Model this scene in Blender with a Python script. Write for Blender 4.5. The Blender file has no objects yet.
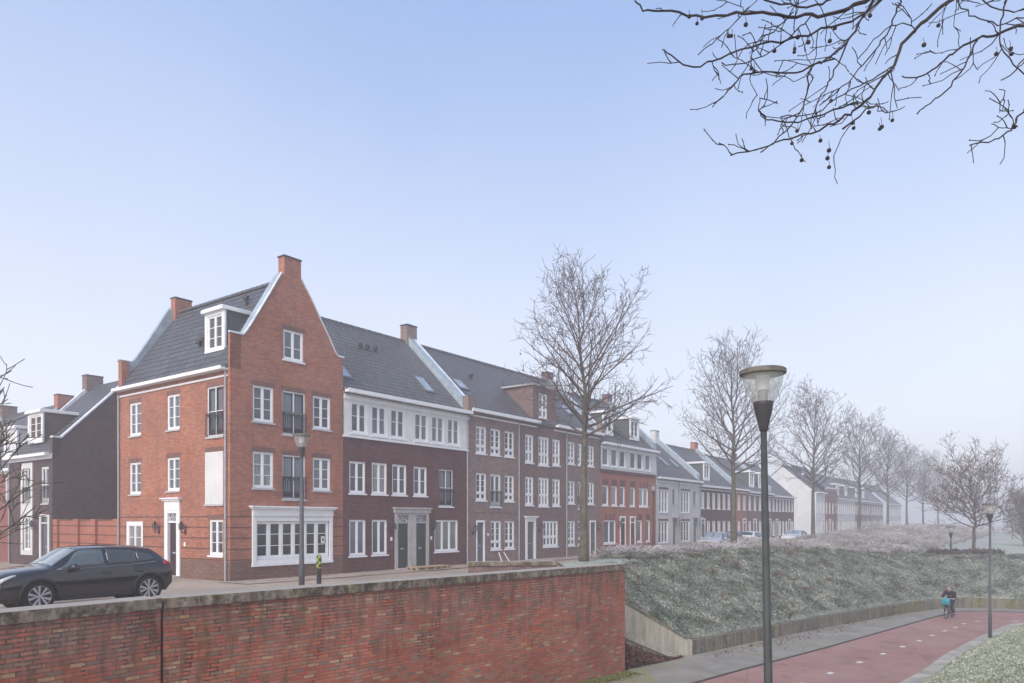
import bpy, bmesh, math, random
import numpy as np
from mathutils import Vector, Matrix, noise
R = random.Random(7)
rad = math.radians
sc = bpy.context.scene
col = sc.collection

# ------------------------------------------------------------------ frame of the street
CX, CY = -11.37, 29.6              # street-facing corner of the corner house
UX, UY = .591, .807                # along the terrace
ANG = math.atan2(UY, UX)
def W(t, s=0.0, z=0.0):            # terrace coordinates -> world (s = depth behind the facades)
    return (CX + UX*t - UY*s, CY + UY*t + UX*s, z)
def perp(x, y): return (x-CX)*UY - (y-CY)*UX     # metres in front of the facades
def along(x, y): return (x-CX)*UX + (y-CY)*UY
def sstep(v, a=0.0, b=1.0):
    v = min(1, max(0, (v-a)/(b-a))); return v*v*(3-2*v)

# ------------------------------------------------------------------ objects
def link(o, parent=None):
    col.objects.link(o)
    if parent: o.parent = parent
    return o
def tag(o, label=None, cat=None, group=None, kind=None):
    if label: o['label'] = label
    if cat: o['category'] = cat
    if group: o['group'] = group
    if kind: o['kind'] = kind
    return o
def empty(name, loc=(0, 0, 0), rz=0.0, label=None, cat=None, group=None):
    o = bpy.data.objects.new(name, None); o.location = loc; o.rotation_euler = (0, 0, rz)
    o.empty_display_size = .1
    return tag(link(o), label, cat, group)
def copy_tree(o, parent=None):
    kids = list(o.children)
    c = o.copy(); col.objects.link(c); c.parent = parent
    for k in kids: copy_tree(k, c)
    return c

class MB:
    def __init__(s): s.v = []; s.f = []; s.sm = False
    def add(s, vs, fs):
        n = len(s.v); s.v += [tuple(p) for p in vs]; s.f += [tuple(i+n for i in f) for f in fs]; return s
    def quad(s, *p): return s.add(p, [tuple(range(len(p)))])
    def box(s, a, b, F=None):
        x0, x1 = sorted((a[0], b[0])); y0, y1 = sorted((a[1], b[1])); z0, z1 = sorted((a[2], b[2]))
        vs = [(x0,y0,z0),(x1,y0,z0),(x1,y1,z0),(x0,y1,z0),(x0,y0,z1),(x1,y0,z1),(x1,y1,z1),(x0,y1,z1)]
        if F: vs = [F(*p) for p in vs]
        return s.add(vs, [(0,3,2,1),(4,5,6,7),(0,1,5,4),(1,2,6,5),(2,3,7,6),(3,0,4,7)])
    def prism(s, poly, f0, f1):       # poly of 2D points; f0/f1 map (a,b) to 3D on either end
        n = len(poly)
        vs = [f0(*p) for p in poly]+[f1(*p) for p in poly]
        fs = [tuple(range(n-1, -1, -1)), tuple(range(n, 2*n))]+[(i, (i+1) % n, n+(i+1) % n, n+i) for i in range(n)]
        return s.add(vs, fs)
    def tube(s, pts, rs, k=6, caps=True):
        P = [Vector(p) for p in pts]; n = len(P); vs = []; fs = []
        if not hasattr(rs, '__len__'): rs = [rs]*n
        prev = None
        for i in range(n):
            d = (P[min(i+1, n-1)]-P[max(i-1, 0)])
            if d.length < 1e-9: d = Vector((0, 0, 1))
            d.normalize()
            if prev is None:
                a = d.cross(Vector((0, 0, 1)) if abs(d.z) < .9 else Vector((1, 0, 0))).normalized()
            else:
                a = (prev-d*prev.dot(d))
                a = a.normalized() if a.length > 1e-6 else d.orthogonal().normalized()
            prev = a; b = d.cross(a)
            for j in range(k):
                t = 2*math.pi*j/k; vs.append(P[i]+(a*math.cos(t)+b*math.sin(t))*rs[i])
        for i in range(n-1):
            for j in range(k): fs.append((i*k+j, i*k+(j+1) % k, (i+1)*k+(j+1) % k, (i+1)*k+j))
        if caps: fs += [tuple(range(k-1, -1, -1)), tuple((n-1)*k+j for j in range(k))]
        return s.add(vs, fs)
    def lathe(s, prof, k=24, c=(0, 0), ax='z', caps=True):
        vs = []; fs = []; n = len(prof)
        for r, z in prof:
            for j in range(k):
                t = 2*math.pi*j/k; a, b = r*math.cos(t), r*math.sin(t)
                vs.append((c[0]+a, c[1]+b, z) if ax == 'z' else (c[0]+a, z, c[1]+b))
        for i in range(n-1):
            for j in range(k): fs.append((i*k+j, i*k+(j+1) % k, (i+1)*k+(j+1) % k, (i+1)*k+j))
        if caps: fs += [tuple(range(k-1, -1, -1)), tuple((n-1)*k+j for j in range(k))]
        return s.add(vs, fs)
    def build(s, name, mat, parent=None, label=None, smooth=False, bevel=0, uv=True, loc=None):
        me = bpy.data.meshes.new(name); me.from_pydata([tuple(p) for p in s.v], [], s.f); me.update()
        if uv and len(s.f) < 30000: boxuv(me)
        if smooth: me.polygons.foreach_set('use_smooth', [True]*len(me.polygons))
        me.materials.append(mat)
        o = bpy.data.objects.new(name, me); link(o, parent)
        if loc: o.location = loc
        if bevel:
            m = o.modifiers.new('b', 'BEVEL'); m.width = bevel; m.segments = 2; m.limit_method = 'ANGLE'
        if label: o['label'] = label
        return o
def boxuv(me):
    uvl = me.uv_layers.new(name='UVMap').data
    for p in me.polygons:
        n = p.normal
        if abs(n.z) > .98: a = Vector((1, 0, 0)); b = Vector((0, 1, 0))
        else:
            a = Vector((-n.y, n.x, 0)).normalized(); b = n.cross(a)
            if b.z < 0: b = -b
            if abs(a.x) > abs(a.y):
                if a.x < 0: a = -a
            elif a.y < 0: a = -a
        for li in p.loop_indices:
            c = me.vertices[me.loops[li].vertex_index].co
            uvl[li].uv = (c.dot(a), c.dot(b) if abs(n.z) > .05 else c.z)

# ------------------------------------------------------------------ materials
class NT:
    def __init__(s, name):
        s.m = bpy.data.materials.new(name); s.m.use_nodes = True; s.t = s.m.node_tree; s.t.nodes.clear()
        s.out = s.n('ShaderNodeOutputMaterial'); s.p = s.n('ShaderNodeBsdfPrincipled'); s.l(s.p.outputs[0], s.out.inputs[0])
    def n(s, typ, **k):
        x = s.t.nodes.new(typ)
        for a, b in k.items(): setattr(x, a, b)
        return x
    def l(s, a, b): s.t.links.new(a, b)
    def set(s, node, inp, v):
        i = node.inputs[inp]
        if isinstance(v, bpy.types.NodeSocket): s.l(v, i)
        elif isinstance(v, tuple) and len(v) == 3 and i.type == 'RGBA': i.default_value = (*v, 1)
        else: i.default_value = v
    def math(s, op, a, b=0.0, c=None):
        x = s.n('ShaderNodeMath', operation=op); s.set(x, 0, a); s.set(x, 1, b)
        if c is not None: s.set(x, 2, c)
        return x.outputs[0]
    def mix(s, f, a, b, mode='MIX'):
        x = s.n('ShaderNodeMix', data_type='RGBA', blend_type=mode); s.set(x, 0, f)
        s.set(x, 6, a if not isinstance(a, tuple) else (*a[:3], 1)); s.set(x, 7, b if not isinstance(b, tuple) else (*b[:3], 1))
        return x.outputs[2]
    def noise(s, scale, detail=4, vec=None, rough=.55, dist=0):
        x = s.n('ShaderNodeTexNoise'); s.set(x, 'Scale', scale); s.set(x, 'Detail', detail); s.set(x, 'Roughness', rough); s.set(x, 'Distortion', dist)
        s.l(vec if vec is not None else s.obj(), x.inputs['Vector'])
        return x.outputs[0]
    def obj(s):
        if not hasattr(s, '_o'): s._o = s.n('ShaderNodeTexCoord')
        return s._o.outputs['Object']
    def uv(s):
        if not hasattr(s, '_o'): s._o = s.n('ShaderNodeTexCoord')
        return s._o.outputs['UV']
    def ramp(s, f, stops, interp='LINEAR'):
        x = s.n('ShaderNodeValToRGB'); e = x.color_ramp; e.interpolation = interp
        while len(e.elements) > 1: e.elements.remove(e.elements[-1])
        for i, (p, c) in enumerate(stops):
            q = e.elements[0] if i == 0 else e.elements.new(p)
            q.position = p; q.color = (*c, 1) if len(c) == 3 else c
        s.l(f, x.inputs[0]); return x.outputs[0]
    def bump(s, h, strength=.3, dist=.02):
        x = s.n('ShaderNodeBump'); s.set(x, 'Strength', strength); s.set(x, 'Distance', dist); s.l(h, x.inputs['Height']); s.l(x.outputs[0], s.p.inputs['Normal'])
    def base(s, c, rough=.7, spec=.3, metal=0.0):
        s.set(s.p, 'Base Color', c); s.set(s.p, 'Roughness', rough); s.set(s.p, 'Specular IOR Level', spec); s.set(s.p, 'Metallic', metal)
        return s.m
def g(v): return (v, v, v)
def plain(name, c, rough=.6, spec=.3, metal=0, var=.12, scale=3.0, bump=0):
    m = NT(name); n = m.noise(scale, 5)
    f = m.n('ShaderNodeMapRange'); m.l(n, f.inputs[0]); m.set(f, 3, 1-var); m.set(f, 4, 1+var)
    f.inputs[1].default_value = .3; f.inputs[2].default_value = .7
    c2 = m.mix(1.0, c, f.outputs[0], 'MULTIPLY')
    if bump: m.bump(m.noise(scale*8, 3), bump, .01)
    return m.base(c2, rough, spec, metal)
def brick(name, cols, mortar, bw=.22, bh=.0625, mt=.012, grooves=None, plinth=None, stain=.18, bump=.35, wob=0.0, holes=False):
    m = NT(name); uv = m.uv()
    sep = m.n('ShaderNodeSeparateXYZ'); m.l(uv, sep.inputs[0]); u, v = sep.outputs[0], sep.outputs[1]
    if wob:
        w = m.noise(1.3, 2, uv); v = m.math('ADD', v, m.math('MULTIPLY', m.math('SUBTRACT', w, .5), wob))
    r = m.math('DIVIDE', v, bh); row = m.math('FLOOR', r)
    par = m.math('MULTIPLY', m.math('FRACT', m.math('MULTIPLY', row, .5)), 1.0)
    wn0 = m.n('ShaderNodeTexWhiteNoise', noise_dimensions='1D'); m.l(row, wn0.inputs['W'])
    off = m.math('ADD', par, m.math('MULTIPLY', wn0.outputs[0], .35))
    q = m.math('ADD', m.math('DIVIDE', u, bw), off); ci = m.math('FLOOR', q)
    cmb = m.n('ShaderNodeCombineXYZ'); m.l(ci, cmb.inputs[0]); m.l(row, cmb.inputs[1])
    wn = m.n('ShaderNodeTexWhiteNoise', noise_dimensions='2D'); m.l(cmb.outputs[0], wn.inputs['Vector'])
    n = len(cols); bc = m.ramp(wn.outputs[0], [(i/n, c) for i, c in enumerate(cols)], 'CONSTANT')
    # tone variation inside the brick and along the wall
    nz = m.noise(9, 5, uv); nl = m.noise(.35, 4, uv)
    tone = m.math('ADD', m.math('MULTIPLY', nz, .5), m.math('MULTIPLY', nl, 1.3 if holes else .9)); tone = m.math('ADD', tone, .1 if holes else .3)
    bc = m.mix(1.0, bc, tone, 'MULTIPLY')
    fu = m.math('FRACT', q); fv = m.math('FRACT', r)
    eu = m.math('MINIMUM', fu, m.math('SUBTRACT', 1.0, fu)); eu = m.math('MULTIPLY', eu, bw)
    ev = m.math('MINIMUM', fv, m.math('SUBTRACT', 1.0, fv)); ev = m.math('MULTIPLY', ev, bh)
    e = m.math('MINIMUM', eu, ev)
    if wob: e = m.math('ADD', e, m.math('MULTIPLY', m.math('SUBTRACT', m.noise(22, 3, uv), .5), .012))
    mk = m.n('ShaderNodeMapRange'); m.l(e, mk.inputs[0]); mk.inputs[1].default_value = mt*.35; mk.inputs[2].default_value = mt*.75
    if holes:       # washed-out and damp joints, mostly in the upper courses
        mpv = m.n('ShaderNodeMapping'); m.l(uv, mpv.inputs[0]); mpv.inputs['Scale'].default_value = (2.2, .55, 1)
        up_ = m.n('ShaderNodeMapRange'); m.l(v, up_.inputs[0]); up_.inputs[1].default_value = -2.2; up_.inputs[2].default_value = .8; up_.inputs[3].default_value = -.14; up_.inputs[4].default_value = .05
        hz_ = m.ramp(m.math('ADD', m.noise(1.5, 5, mpv.outputs[0], .7), up_.outputs[0]), [(.5, g(0)), (.6, g(1))])
        e = m.math('SUBTRACT', e, m.math('MULTIPLY', hz_, .006)); m.l(e, mk.inputs[0])
    mask = mk.outputs[0]
    mcol = m.mix(m.noise(3, 3, uv), mortar, tuple(x*.7 for x in mortar))
    if holes:       # washed-out joints below the coping
        mcol = m.mix(hz_, mcol, (.03, .022, .018))
    c = m.mix(mask, mcol, bc)
    if holes:       # pale salt bloom below the coping
        bl_ = m.n('ShaderNodeMapRange'); m.l(v, bl_.inputs[0]); bl_.inputs[1].default_value = -.6; bl_.inputs[2].default_value = .8
        bn = m.ramp(m.noise(1.1, 6, uv, .65, .4), [(.42, g(0)), (.62, g(1))]); c = m.mix(m.math('MULTIPLY', m.math('MULTIPLY', bn, bl_.outputs[0]), .35), c, (.36,.25,.20))
        wd = m.ramp(m.math('ADD', m.noise(1.9, 5, mpv.outputs[0], .65), up_.outputs[0]), [(.48, g(0)), (.64, g(.85))]); c = m.mix(m.math('MULTIPLY', wd, .8), c, (.10,.065,.04))
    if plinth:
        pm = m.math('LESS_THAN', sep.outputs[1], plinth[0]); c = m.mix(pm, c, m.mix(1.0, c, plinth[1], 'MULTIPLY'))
    if grooves:
        z = sep.outputs[1]
        gz = m.math('FRACT', m.math('DIVIDE', m.math('SUBTRACT', z, grooves[0]), grooves[1]))
        gm = m.math('LESS_THAN', gz, .13); lim = m.math('MULTIPLY', m.math('GREATER_THAN', z, grooves[0]-.02), m.math('LESS_THAN', z, grooves[2]))
        gm = m.math('MULTIPLY', gm, lim); c = m.mix(m.math('MULTIPLY', gm, .75), c, (.05, .03, .028))
    mps = m.n('ShaderNodeMapping'); m.l(uv, mps.inputs[0]); mps.inputs['Scale'].default_value = (1.6, .16, 1)
    c = m.mix(m.ramp(m.noise(1.4, 5, mps.outputs[0], .65), [(.52, g(0)), (.75, g(.35))]), c, (.07,.05,.045))
    st = m.ramp(m.noise(.7, 6, uv, .6, .6), [(.35, g(0)), (.75, g(1))])
    c = m.mix(m.math('MULTIPLY', st, stain), c, (.30, .25, .24))
    h = m.math('ADD', mask, m.math('MULTIPLY', nz, .4)); m.bump(h, bump, .012)
    return m.base(c, .88, .15)

M = {}
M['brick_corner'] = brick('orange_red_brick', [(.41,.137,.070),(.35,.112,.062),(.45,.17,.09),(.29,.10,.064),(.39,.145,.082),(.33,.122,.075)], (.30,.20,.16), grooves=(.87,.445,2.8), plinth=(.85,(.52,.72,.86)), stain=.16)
M['brick_purple'] = brick('purple_brown_brick', [(.125,.055,.048),(.10,.046,.044),(.15,.068,.058),(.085,.042,.042),(.13,.06,.054)], (.13,.09,.085), stain=.08)
M['brick_grey'] = brick('grey_brown_brick', [(.24,.165,.145),(.20,.14,.125),(.29,.205,.175),(.17,.12,.11),(.26,.165,.14)], (.28,.23,.21), stain=.12)
M['brick_mauve'] = brick('mauve_brown_brick', [(.205,.13,.115),(.165,.10,.094),(.235,.155,.13),(.14,.09,.086),(.195,.12,.107)], (.20,.15,.14), stain=.12)
M['brick_orange'] = brick('bright_orange_brick', [(.42,.135,.075),(.37,.115,.07),(.46,.17,.10),(.35,.12,.08)], (.3,.2,.17), stain=.1)
M['brick_dark'] = brick('dark_brown_brick', [(.085,.052,.05),(.07,.045,.046),(.10,.062,.058),(.06,.04,.042)], (.09,.075,.072), stain=.1)
M['brick_wine'] = brick('wine_red_brick', [(.27,.075,.065),(.23,.065,.06),(.30,.09,.075)], (.2,.14,.13), stain=.1)
M['brick_soldier'] = brick('lintel_brick', [(.20,.085,.062),(.17,.075,.06),(.22,.10,.075)], (.2,.15,.13), bw=.0625, bh=.22, stain=.1)
M['brick_garden'] = brick('garden_wall_brick', [(.40,.125,.08),(.36,.11,.07),(.43,.15,.09)], (.28,.18,.15), grooves=(.0,.445,2.8), stain=.12)
M['brick_white'] = brick('white_painted_brick', [(.62,.62,.61),(.58,.58,.575),(.66,.66,.65)], (.5,.5,.49), stain=.1, bump=.15)
M['brick_ret'] = brick('weathered_red_wall_brick', [(.40,.085,.04),(.34,.08,.04),(.46,.13,.06),(.38,.14,.075),(.36,.085,.04),(.42,.10,.045),(.22,.12,.085),(.46,.26,.14),(.37,.12,.07),(.29,.09,.055),(.43,.14,.075),(.40,.105,.06),(.30,.16,.10),(.42,.12,.065),(.36,.17,.10)], (.22,.145,.105), bw=.27, bh=.078, mt=.013, stain=.22, bump=.9, wob=.035, holes=True)

def mk_tiles(name, c, su=.25, sv=.34):
    m = NT(name); sep = m.n('ShaderNodeSeparateXYZ'); m.l(m.uv(), sep.inputs[0]); u, v = sep.outputs[0], sep.outputs[1]
    fv = m.math('FRACT', m.math('DIVIDE', v, sv)); fu = m.math('FRACT', m.math('DIVIDE', u, su))
    cmb = m.n('ShaderNodeCombineXYZ'); m.l(m.math('FLOOR', m.math('DIVIDE', u, su)), cmb.inputs[0]); m.l(m.math('FLOOR', m.math('DIVIDE', v, sv)), cmb.inputs[1])
    wn = m.n('ShaderNodeTexWhiteNoise', noise_dimensions='2D'); m.l(cmb.outputs[0], wn.inputs['Vector'])
    wave = m.math('SINE', m.math('MULTIPLY', fu, 2*math.pi))
    h = m.math('ADD', m.math('MULTIPLY', wave, .45), m.math('MULTIPLY', m.math('SUBTRACT', 1.0, fv), .8))
    tone = m.math('ADD', .62, m.math('ADD', m.math('MULTIPLY', wn.outputs[0], .45), m.math('MULTIPLY', m.noise(.5, 4, m.uv()), .5)))
    cc = m.mix(1.0, c, tone, 'MULTIPLY')
    gap = m.math('MAXIMUM', m.math('LESS_THAN', fv, .2), m.math('MULTIPLY', m.math('LESS_THAN', fu, .16), .7))
    cc = m.mix(gap, cc, tuple(x*.1 for x in c))
    m.bump(h, 1.0, .09)
    return m.base(cc, .42, .5)
M['tiles'] = mk_tiles('dark_roof_tiles', (.092,.093,.099))
M['tiles2'] = mk_tiles('grey_roof_tiles', (.098,.095,.099), .25, .33)
M['white'] = plain('white_paint', (.78,.79,.80), .45, .4, var=.05)
M['cream'] = plain('cream_stone_band', (.70,.69,.67), .7, .2, var=.1, scale=1.5)
M['render_white'] = plain('white_render', (.62,.63,.63), .8, .2, var=.1, scale=.8)
M['grey_paint'] = plain('warm_grey_door_surround', (.42,.41,.39), .6, .3)
M['stone'] = plain('grey_stone_sill', (.45,.46,.47), .7, .2)
M['zinc'] = plain('pale_blue_zinc', (.36,.43,.48), .5, .4, .25, var=.22, scale=2.5)
M['frost_zinc'] = plain('frosted_white_zinc', (.66,.70,.74), .5, .4, .1, var=.2, scale=2.5)
M['black_metal'] = plain('black_metal', (.015,.015,.017), .4, .5)
M['pipe'] = plain('grey_downpipe', (.33,.33,.34), .5, .4)
M['door_dark'] = plain('very_dark_red_door', (.03,.012,.014), .3, .5)
M['door_green'] = plain('dark_green_door', (.02,.045,.04), .3, .5)
M['door_grey'] = plain('slate_grey_door', (.09,.10,.11), .35, .5)
M['cheek'] = plain('grey_green_dormer_cladding', (.085,.10,.092), .7, .2, var=.1)
M['frame_dark'] = plain('dark_brown_casement', (.035,.02,.022), .4, .4)
def mk_glass(name, tint, dark=.3):
    m = NT(name); oi = m.n('ShaderNodeObjectInfo'); n = m.noise(1.2, 2, m.uv(), .5, .3)
    f = m.math('ADD', m.math('MULTIPLY', oi.outputs['Random'], .8), m.math('MULTIPLY', n, .4))
    c = m.ramp(f, [(.0, tuple(x*dark for x in tint)), (.6, tint), (1., tuple(min(1, x*1.7) for x in tint))])
    mpg = m.n('ShaderNodeMapping'); m.l(m.uv(), mpg.inputs[0]); mpg.inputs['Scale'].default_value = (9, .4, 1)
    cur = m.ramp(m.noise(2.2, 2, mpg.outputs[0]), [(.4, (.16,.165,.165)), (.62, (.36,.36,.35))]); rr = m.math('GREATER_THAN', m.math('FRACT', m.math('MULTIPLY', oi.outputs['Random'], 7.3)), .8)
    c = m.mix(m.math('MULTIPLY', rr, .7), c, cur)
    return m.base(c, .06, .9, .12)
M['glass'] = mk_glass('window_glass', (.085,.10,.12), .2)
M['glass_dark'] = mk_glass('shop_glass', (.045,.055,.055))
def mk_lead():
    m = NT('patterned_fanlight'); n = m.n('ShaderNodeTexVoronoi'); n.inputs['Scale'].default_value = 9; m.l(m.obj(), n.inputs[0]); n.feature = 'DISTANCE_TO_EDGE'
    return m.base(m.ramp(n.outputs[0], [(.05, (.7,.7,.72)), (.12, (.06,.06,.1))]), .3, .5)
M['lead'] = mk_lead()
M['wood'] = plain('raw_wood', (.38,.27,.17), .8, .2, var=.25, scale=6)
M['lamp_glass'] = None

# ------------------------------------------------------------------ camera, world, light, air
cam = bpy.data.cameras.new('camera'); co = bpy.data.objects.new('camera', cam); link(co)
EYE = 2.5
co.location = (0, 0, EYE); co.rotation_euler = (math.pi/2, 0, 0)
cam.sensor_width = 36; cam.lens = 734/1024*36; cam.shift_y = (521-341.5)/1024; cam.clip_end = 3000; cam.clip_start = .1
sc.camera = co
def px(x, y, D): return ((x-512)/734*D, D, EYE+(521-y)/734*D)
SUN_EL, SUN_AZ = 36, 205       # degrees; azimuth clockwise from +Y
w = bpy.data.worlds.new('World'); sc.world = w; w.use_nodes = True; nt = w.node_tree; nt.nodes.clear()
wo = nt.nodes.new('ShaderNodeOutputWorld'); bg = nt.nodes.new('ShaderNodeBackground'); sky = nt.nodes.new('ShaderNodeTexSky')
sky.sky_type = 'NISHITA'; sky.sun_disc = False; sky.sun_elevation = rad(SUN_EL); sky.sun_rotation = rad(SUN_AZ)
sky.air_density = 1.0; sky.dust_density = 3.0; sky.ozone_density = 3.0; sky.altitude = 0
mx = nt.nodes.new('ShaderNodeMix'); mx.data_type = 'RGBA'; mx.inputs[0].default_value = .76
nt.links.new(sky.outputs[0], mx.inputs[6]); tcw = nt.nodes.new('ShaderNodeTexCoord'); spw = nt.nodes.new('ShaderNodeSeparateXYZ'); nt.links.new(tcw.outputs['Generated'], spw.inputs[0])
rw = nt.nodes.new('ShaderNodeValToRGB'); rw.color_ramp.elements[0].position = .0; rw.color_ramp.elements[0].color = (.88,.89,.92,1); rw.color_ramp.elements[1].position = .62; rw.color_ramp.elements[1].color = (.26,.375,.64,1)
nz_ = nt.nodes.new('ShaderNodeTexNoise'); nz_.inputs['Scale'].default_value = 1.6; nz_.inputs['Detail'].default_value = 3; nt.links.new(tcw.outputs['Generated'], nz_.inputs['Vector'])
ma_ = nt.nodes.new('ShaderNodeMath'); ma_.operation = 'MULTIPLY_ADD'; ma_.inputs[1].default_value = .22; nt.links.new(nz_.outputs[0], ma_.inputs[0]); mb_ = nt.nodes.new('ShaderNodeMath'); mb_.operation = 'SUBTRACT'; mb_.inputs[1].default_value = .11
nt.links.new(spw.outputs[2], ma_.inputs[2]); nt.links.new(ma_.outputs[0], mb_.inputs[0]); nt.links.new(mb_.outputs[0], rw.inputs[0]); mu = nt.nodes.new('ShaderNodeVectorMath'); mu.operation = 'SCALE'; mu.inputs[3].default_value = 11.0; nt.links.new(rw.outputs[0], mu.inputs[0]); nt.links.new(mu.outputs[0], mx.inputs[7])
nt.links.new(mx.outputs[2], bg.inputs[0]); bg.inputs[1].default_value = .058; nt.links.new(bg.outputs[0], wo.inputs[0])
sl = bpy.data.lights.new('sun', 'SUN'); sl.energy = 1.5; sl.angle = rad(35); sl.color = (1, .90, .80)
so = bpy.data.objects.new('sun', sl); link(so)
d = Vector((math.sin(rad(SUN_AZ))*math.cos(rad(SUN_EL)), math.cos(rad(SUN_AZ))*math.cos(rad(SUN_EL)), math.sin(rad(SUN_EL))))
so.rotation_euler = d.to_track_quat('Z', 'Y').to_euler(); so.location = (0, 0, 60)
vs = sc.view_settings; sc.display_settings.display_device = 'sRGB'
vs.view_transform = 'Standard'; vs.look = 'None'; vs.exposure = 1.32; vs.gamma = 1; vs.use_curve_mapping = False
cy = sc.cycles; sc.render.engine = 'CYCLES'; cy.use_denoising = True; cy.max_bounces = 6; cy.volume_bounces = 2; cy.transparent_max_bounces = 12
cy.use_adaptive_sampling = True; cy.adaptive_threshold = .02
try: cy.denoiser = 'OPENIMAGEDENOISE'
except Exception: pass

def mk_haze():
    m = bpy.data.materials.new('haze_air'); m.use_nodes = True; t = m.node_tree; t.nodes.clear()
    o = t.nodes.new('ShaderNodeOutputMaterial'); v = t.nodes.new('ShaderNodeVolumePrincipled')
    v.inputs['Color'].default_value = (.99,.945,.94,1); v.inputs['Density'].default_value = .0041; v.inputs['Anisotropy'].default_value = .4
    t.links.new(v.outputs[0], o.inputs['Volume']); return m
hz = MB().box((-420, -60, -4.2), (430, 620, 20.5)).build('haze', mk_haze(), uv=False)
tag(hz, 'cold pale blue freezing fog filling the street', 'haze', kind='stuff')
# ------------------------------------------------------------------ ground
def resample(poly, step=.6):
    out = [poly[0]]
    P = [poly[0]]+list(poly)+[poly[-1]]
    for i in range(1, len(P)-2):
        a, b, c, d_ = [Vector((*q, 0)) for q in P[i-1:i+3]]
        n = max(1, int((c-b).length/step))
        for k in range(1, n+1):
            t = k/n
            q = .5*((2*b)+(c-a)*t+(2*a-5*b+4*c-d_)*t*t+(3*b-a-3*c+d_)*t**3)
            out.append((q.x, q.y))
    return out
def offset(pl, dist):              # to the left of travel for positive
    o = []
    for i, p in enumerate(pl):
        a = pl[max(0, i-1)]; b = pl[min(len(pl)-1, i+1)]
        dx, dy = b[0]-a[0], b[1]-a[1]; L = math.hypot(dx, dy) or 1
        o.append((p[0]-dy/L*dist, p[1]+dx/L*dist))
    return o
PATH_Z = -2.6
WALL = [(-12.8, 4.5), (-8.06, 11.55), (-6.55, 13.8), (3.83, 24.9)]
Pend = WALL[-1]
A_, B_, C_ = (-1.53, 25.9), (1.6, 26.3), (6.85, 27.9)
LW = resample([C_, (14.9, 35.0), (22.8, 41.3), (26.6, 43.2), (29.6, 42.2), (34, 38.5), (42, 31)])
RED_L = resample([(-14, 3), (-6, 11.1), (5.83, 23.1), (12.45, 29.3), (23.1, 39.5), (25.6, 41.2), (28.4, 40.8), (32.5, 37.2), (41, 29)])
KERB = resample([(-17.5, -7.5), (0.3, 10.9), (12.3, 23.1), (16.8, 28.2), (23.1, 34.7), (25.9, 36.6), (28.6, 36.0), (32, 32.8), (38, 26)])
KR = offset(KERB, -.45)
def segdist(px_, py_, pl):         # vectorised distance to polyline, with parameter length of nearest point and side
    best = np.full(px_.shape, 1e9); side = np.zeros(px_.shape); par = np.zeros(px_.shape); L0 = 0
    for (ax, ay), (bx, by) in zip(pl[:-1], pl[1:]):
        dx, dy = bx-ax, by-ay; L = math.hypot(dx, dy)
        if L < 1e-6: continue
        t = np.clip(((px_-ax)*dx+(py_-ay)*dy)/(L*L), 0, 1)
        d_ = np.hypot(px_-(ax+t*dx), py_-(ay+t*dy)); cr = dx*(py_-ay)-dy*(px_-ax)
        k = d_ < best-1e-9
        best = np.where(k, d_, best); side = np.where(k, np.sign(cr), side); par = np.where(k, L0+t*L, par); L0 += L
    return best, side, par
def ss(v, a, b):
    v = np.clip((v-a)/(b-a), 0, 1); return v*v*(3-2*v)
LB = WALL+[C_]+LW[1:]
EX, EY = .956, .291                # direction down the stairs
def height(x, y):
    x = np.asarray(x, float); y = np.asarray(y, float)
    pp = (x-CX)*UY-(y-CY)*UX; tt = (x-CX)*UX+(y-CY)*UY
    base = .2*np.exp(-((x+11.5)**2+(y-19.5)**2)/40)
    c = .6*ss(pp, 6.4, 8.6)*(1-ss(pp, 12.8, 20)*1.15)*ss(tt, 6, 13)*(1-ss(tt, 150, 240))
    # left side
    dl, sl_, _ = segdist(x, y, LB)
    db, _, pb = segdist(x, y, [A_, B_, C_]+LW[1:])
    lab = math.dist(A_, B_); lbc = math.dist(B_, C_)
    bb = np.where(pb < lab, .5*pb/lab, np.where(pb < lab+lbc, .5-2.6*(pb-lab)/lbc, -2.1))
    bank = bb+np.clip(db, 0, 20)*.47
    left = np.where(db < 9, np.minimum(np.maximum(bank, bb), np.maximum(c, 0)+base), c+base)
    nearw = (tt < 4) & (y < 26.5)
    left = np.where(nearw, base*1.0, left)
    # behind the retaining wall
    dw, sw, pw = segdist(x, y, WALL)
    isw = dw <= dl+1e-6
    left = np.where(isw, -2.9+(left+2.9)*np.clip(dw/.45, 0, 1), -2.9+(left+2.9)*np.clip(dl/.3, 0, 1))
    # stair pit
    a = (x-B_[0])*EX+(y-B_[1])*EY; n_ = (x-B_[0])*EY-(y-B_[1])*EX
    pit = (a > -1.3) & (a < 5.9) & (n_ > -.12) & (n_ < 2.15)
    # right side
    dr, sr, _ = segdist(x, y, KR)
    cap = .85-ss(y, 28, 48)*1.0
    right = np.minimum(-2.53+.42*dr, cap+0*x)
    right = right-.25*np.exp(-((right-cap)/.3)**2)
    inside = (sl_ < 0) & (sr > 0)
    h = np.where(sr < 0, right, left)
    h = np.where((sl_ < 0) & (sr > 0), -2.9, h)
    h = np.where(sr < 0, np.where(dr < .25, -2.56, h), h)
    h = np.where(pit, -2.95, h)
    far = ss(np.hypot(x, y), 120, 220)
    return h*(1-far)
def hz_at(x, y): return float(height(np.array([x]), np.array([y]))[0])
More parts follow.
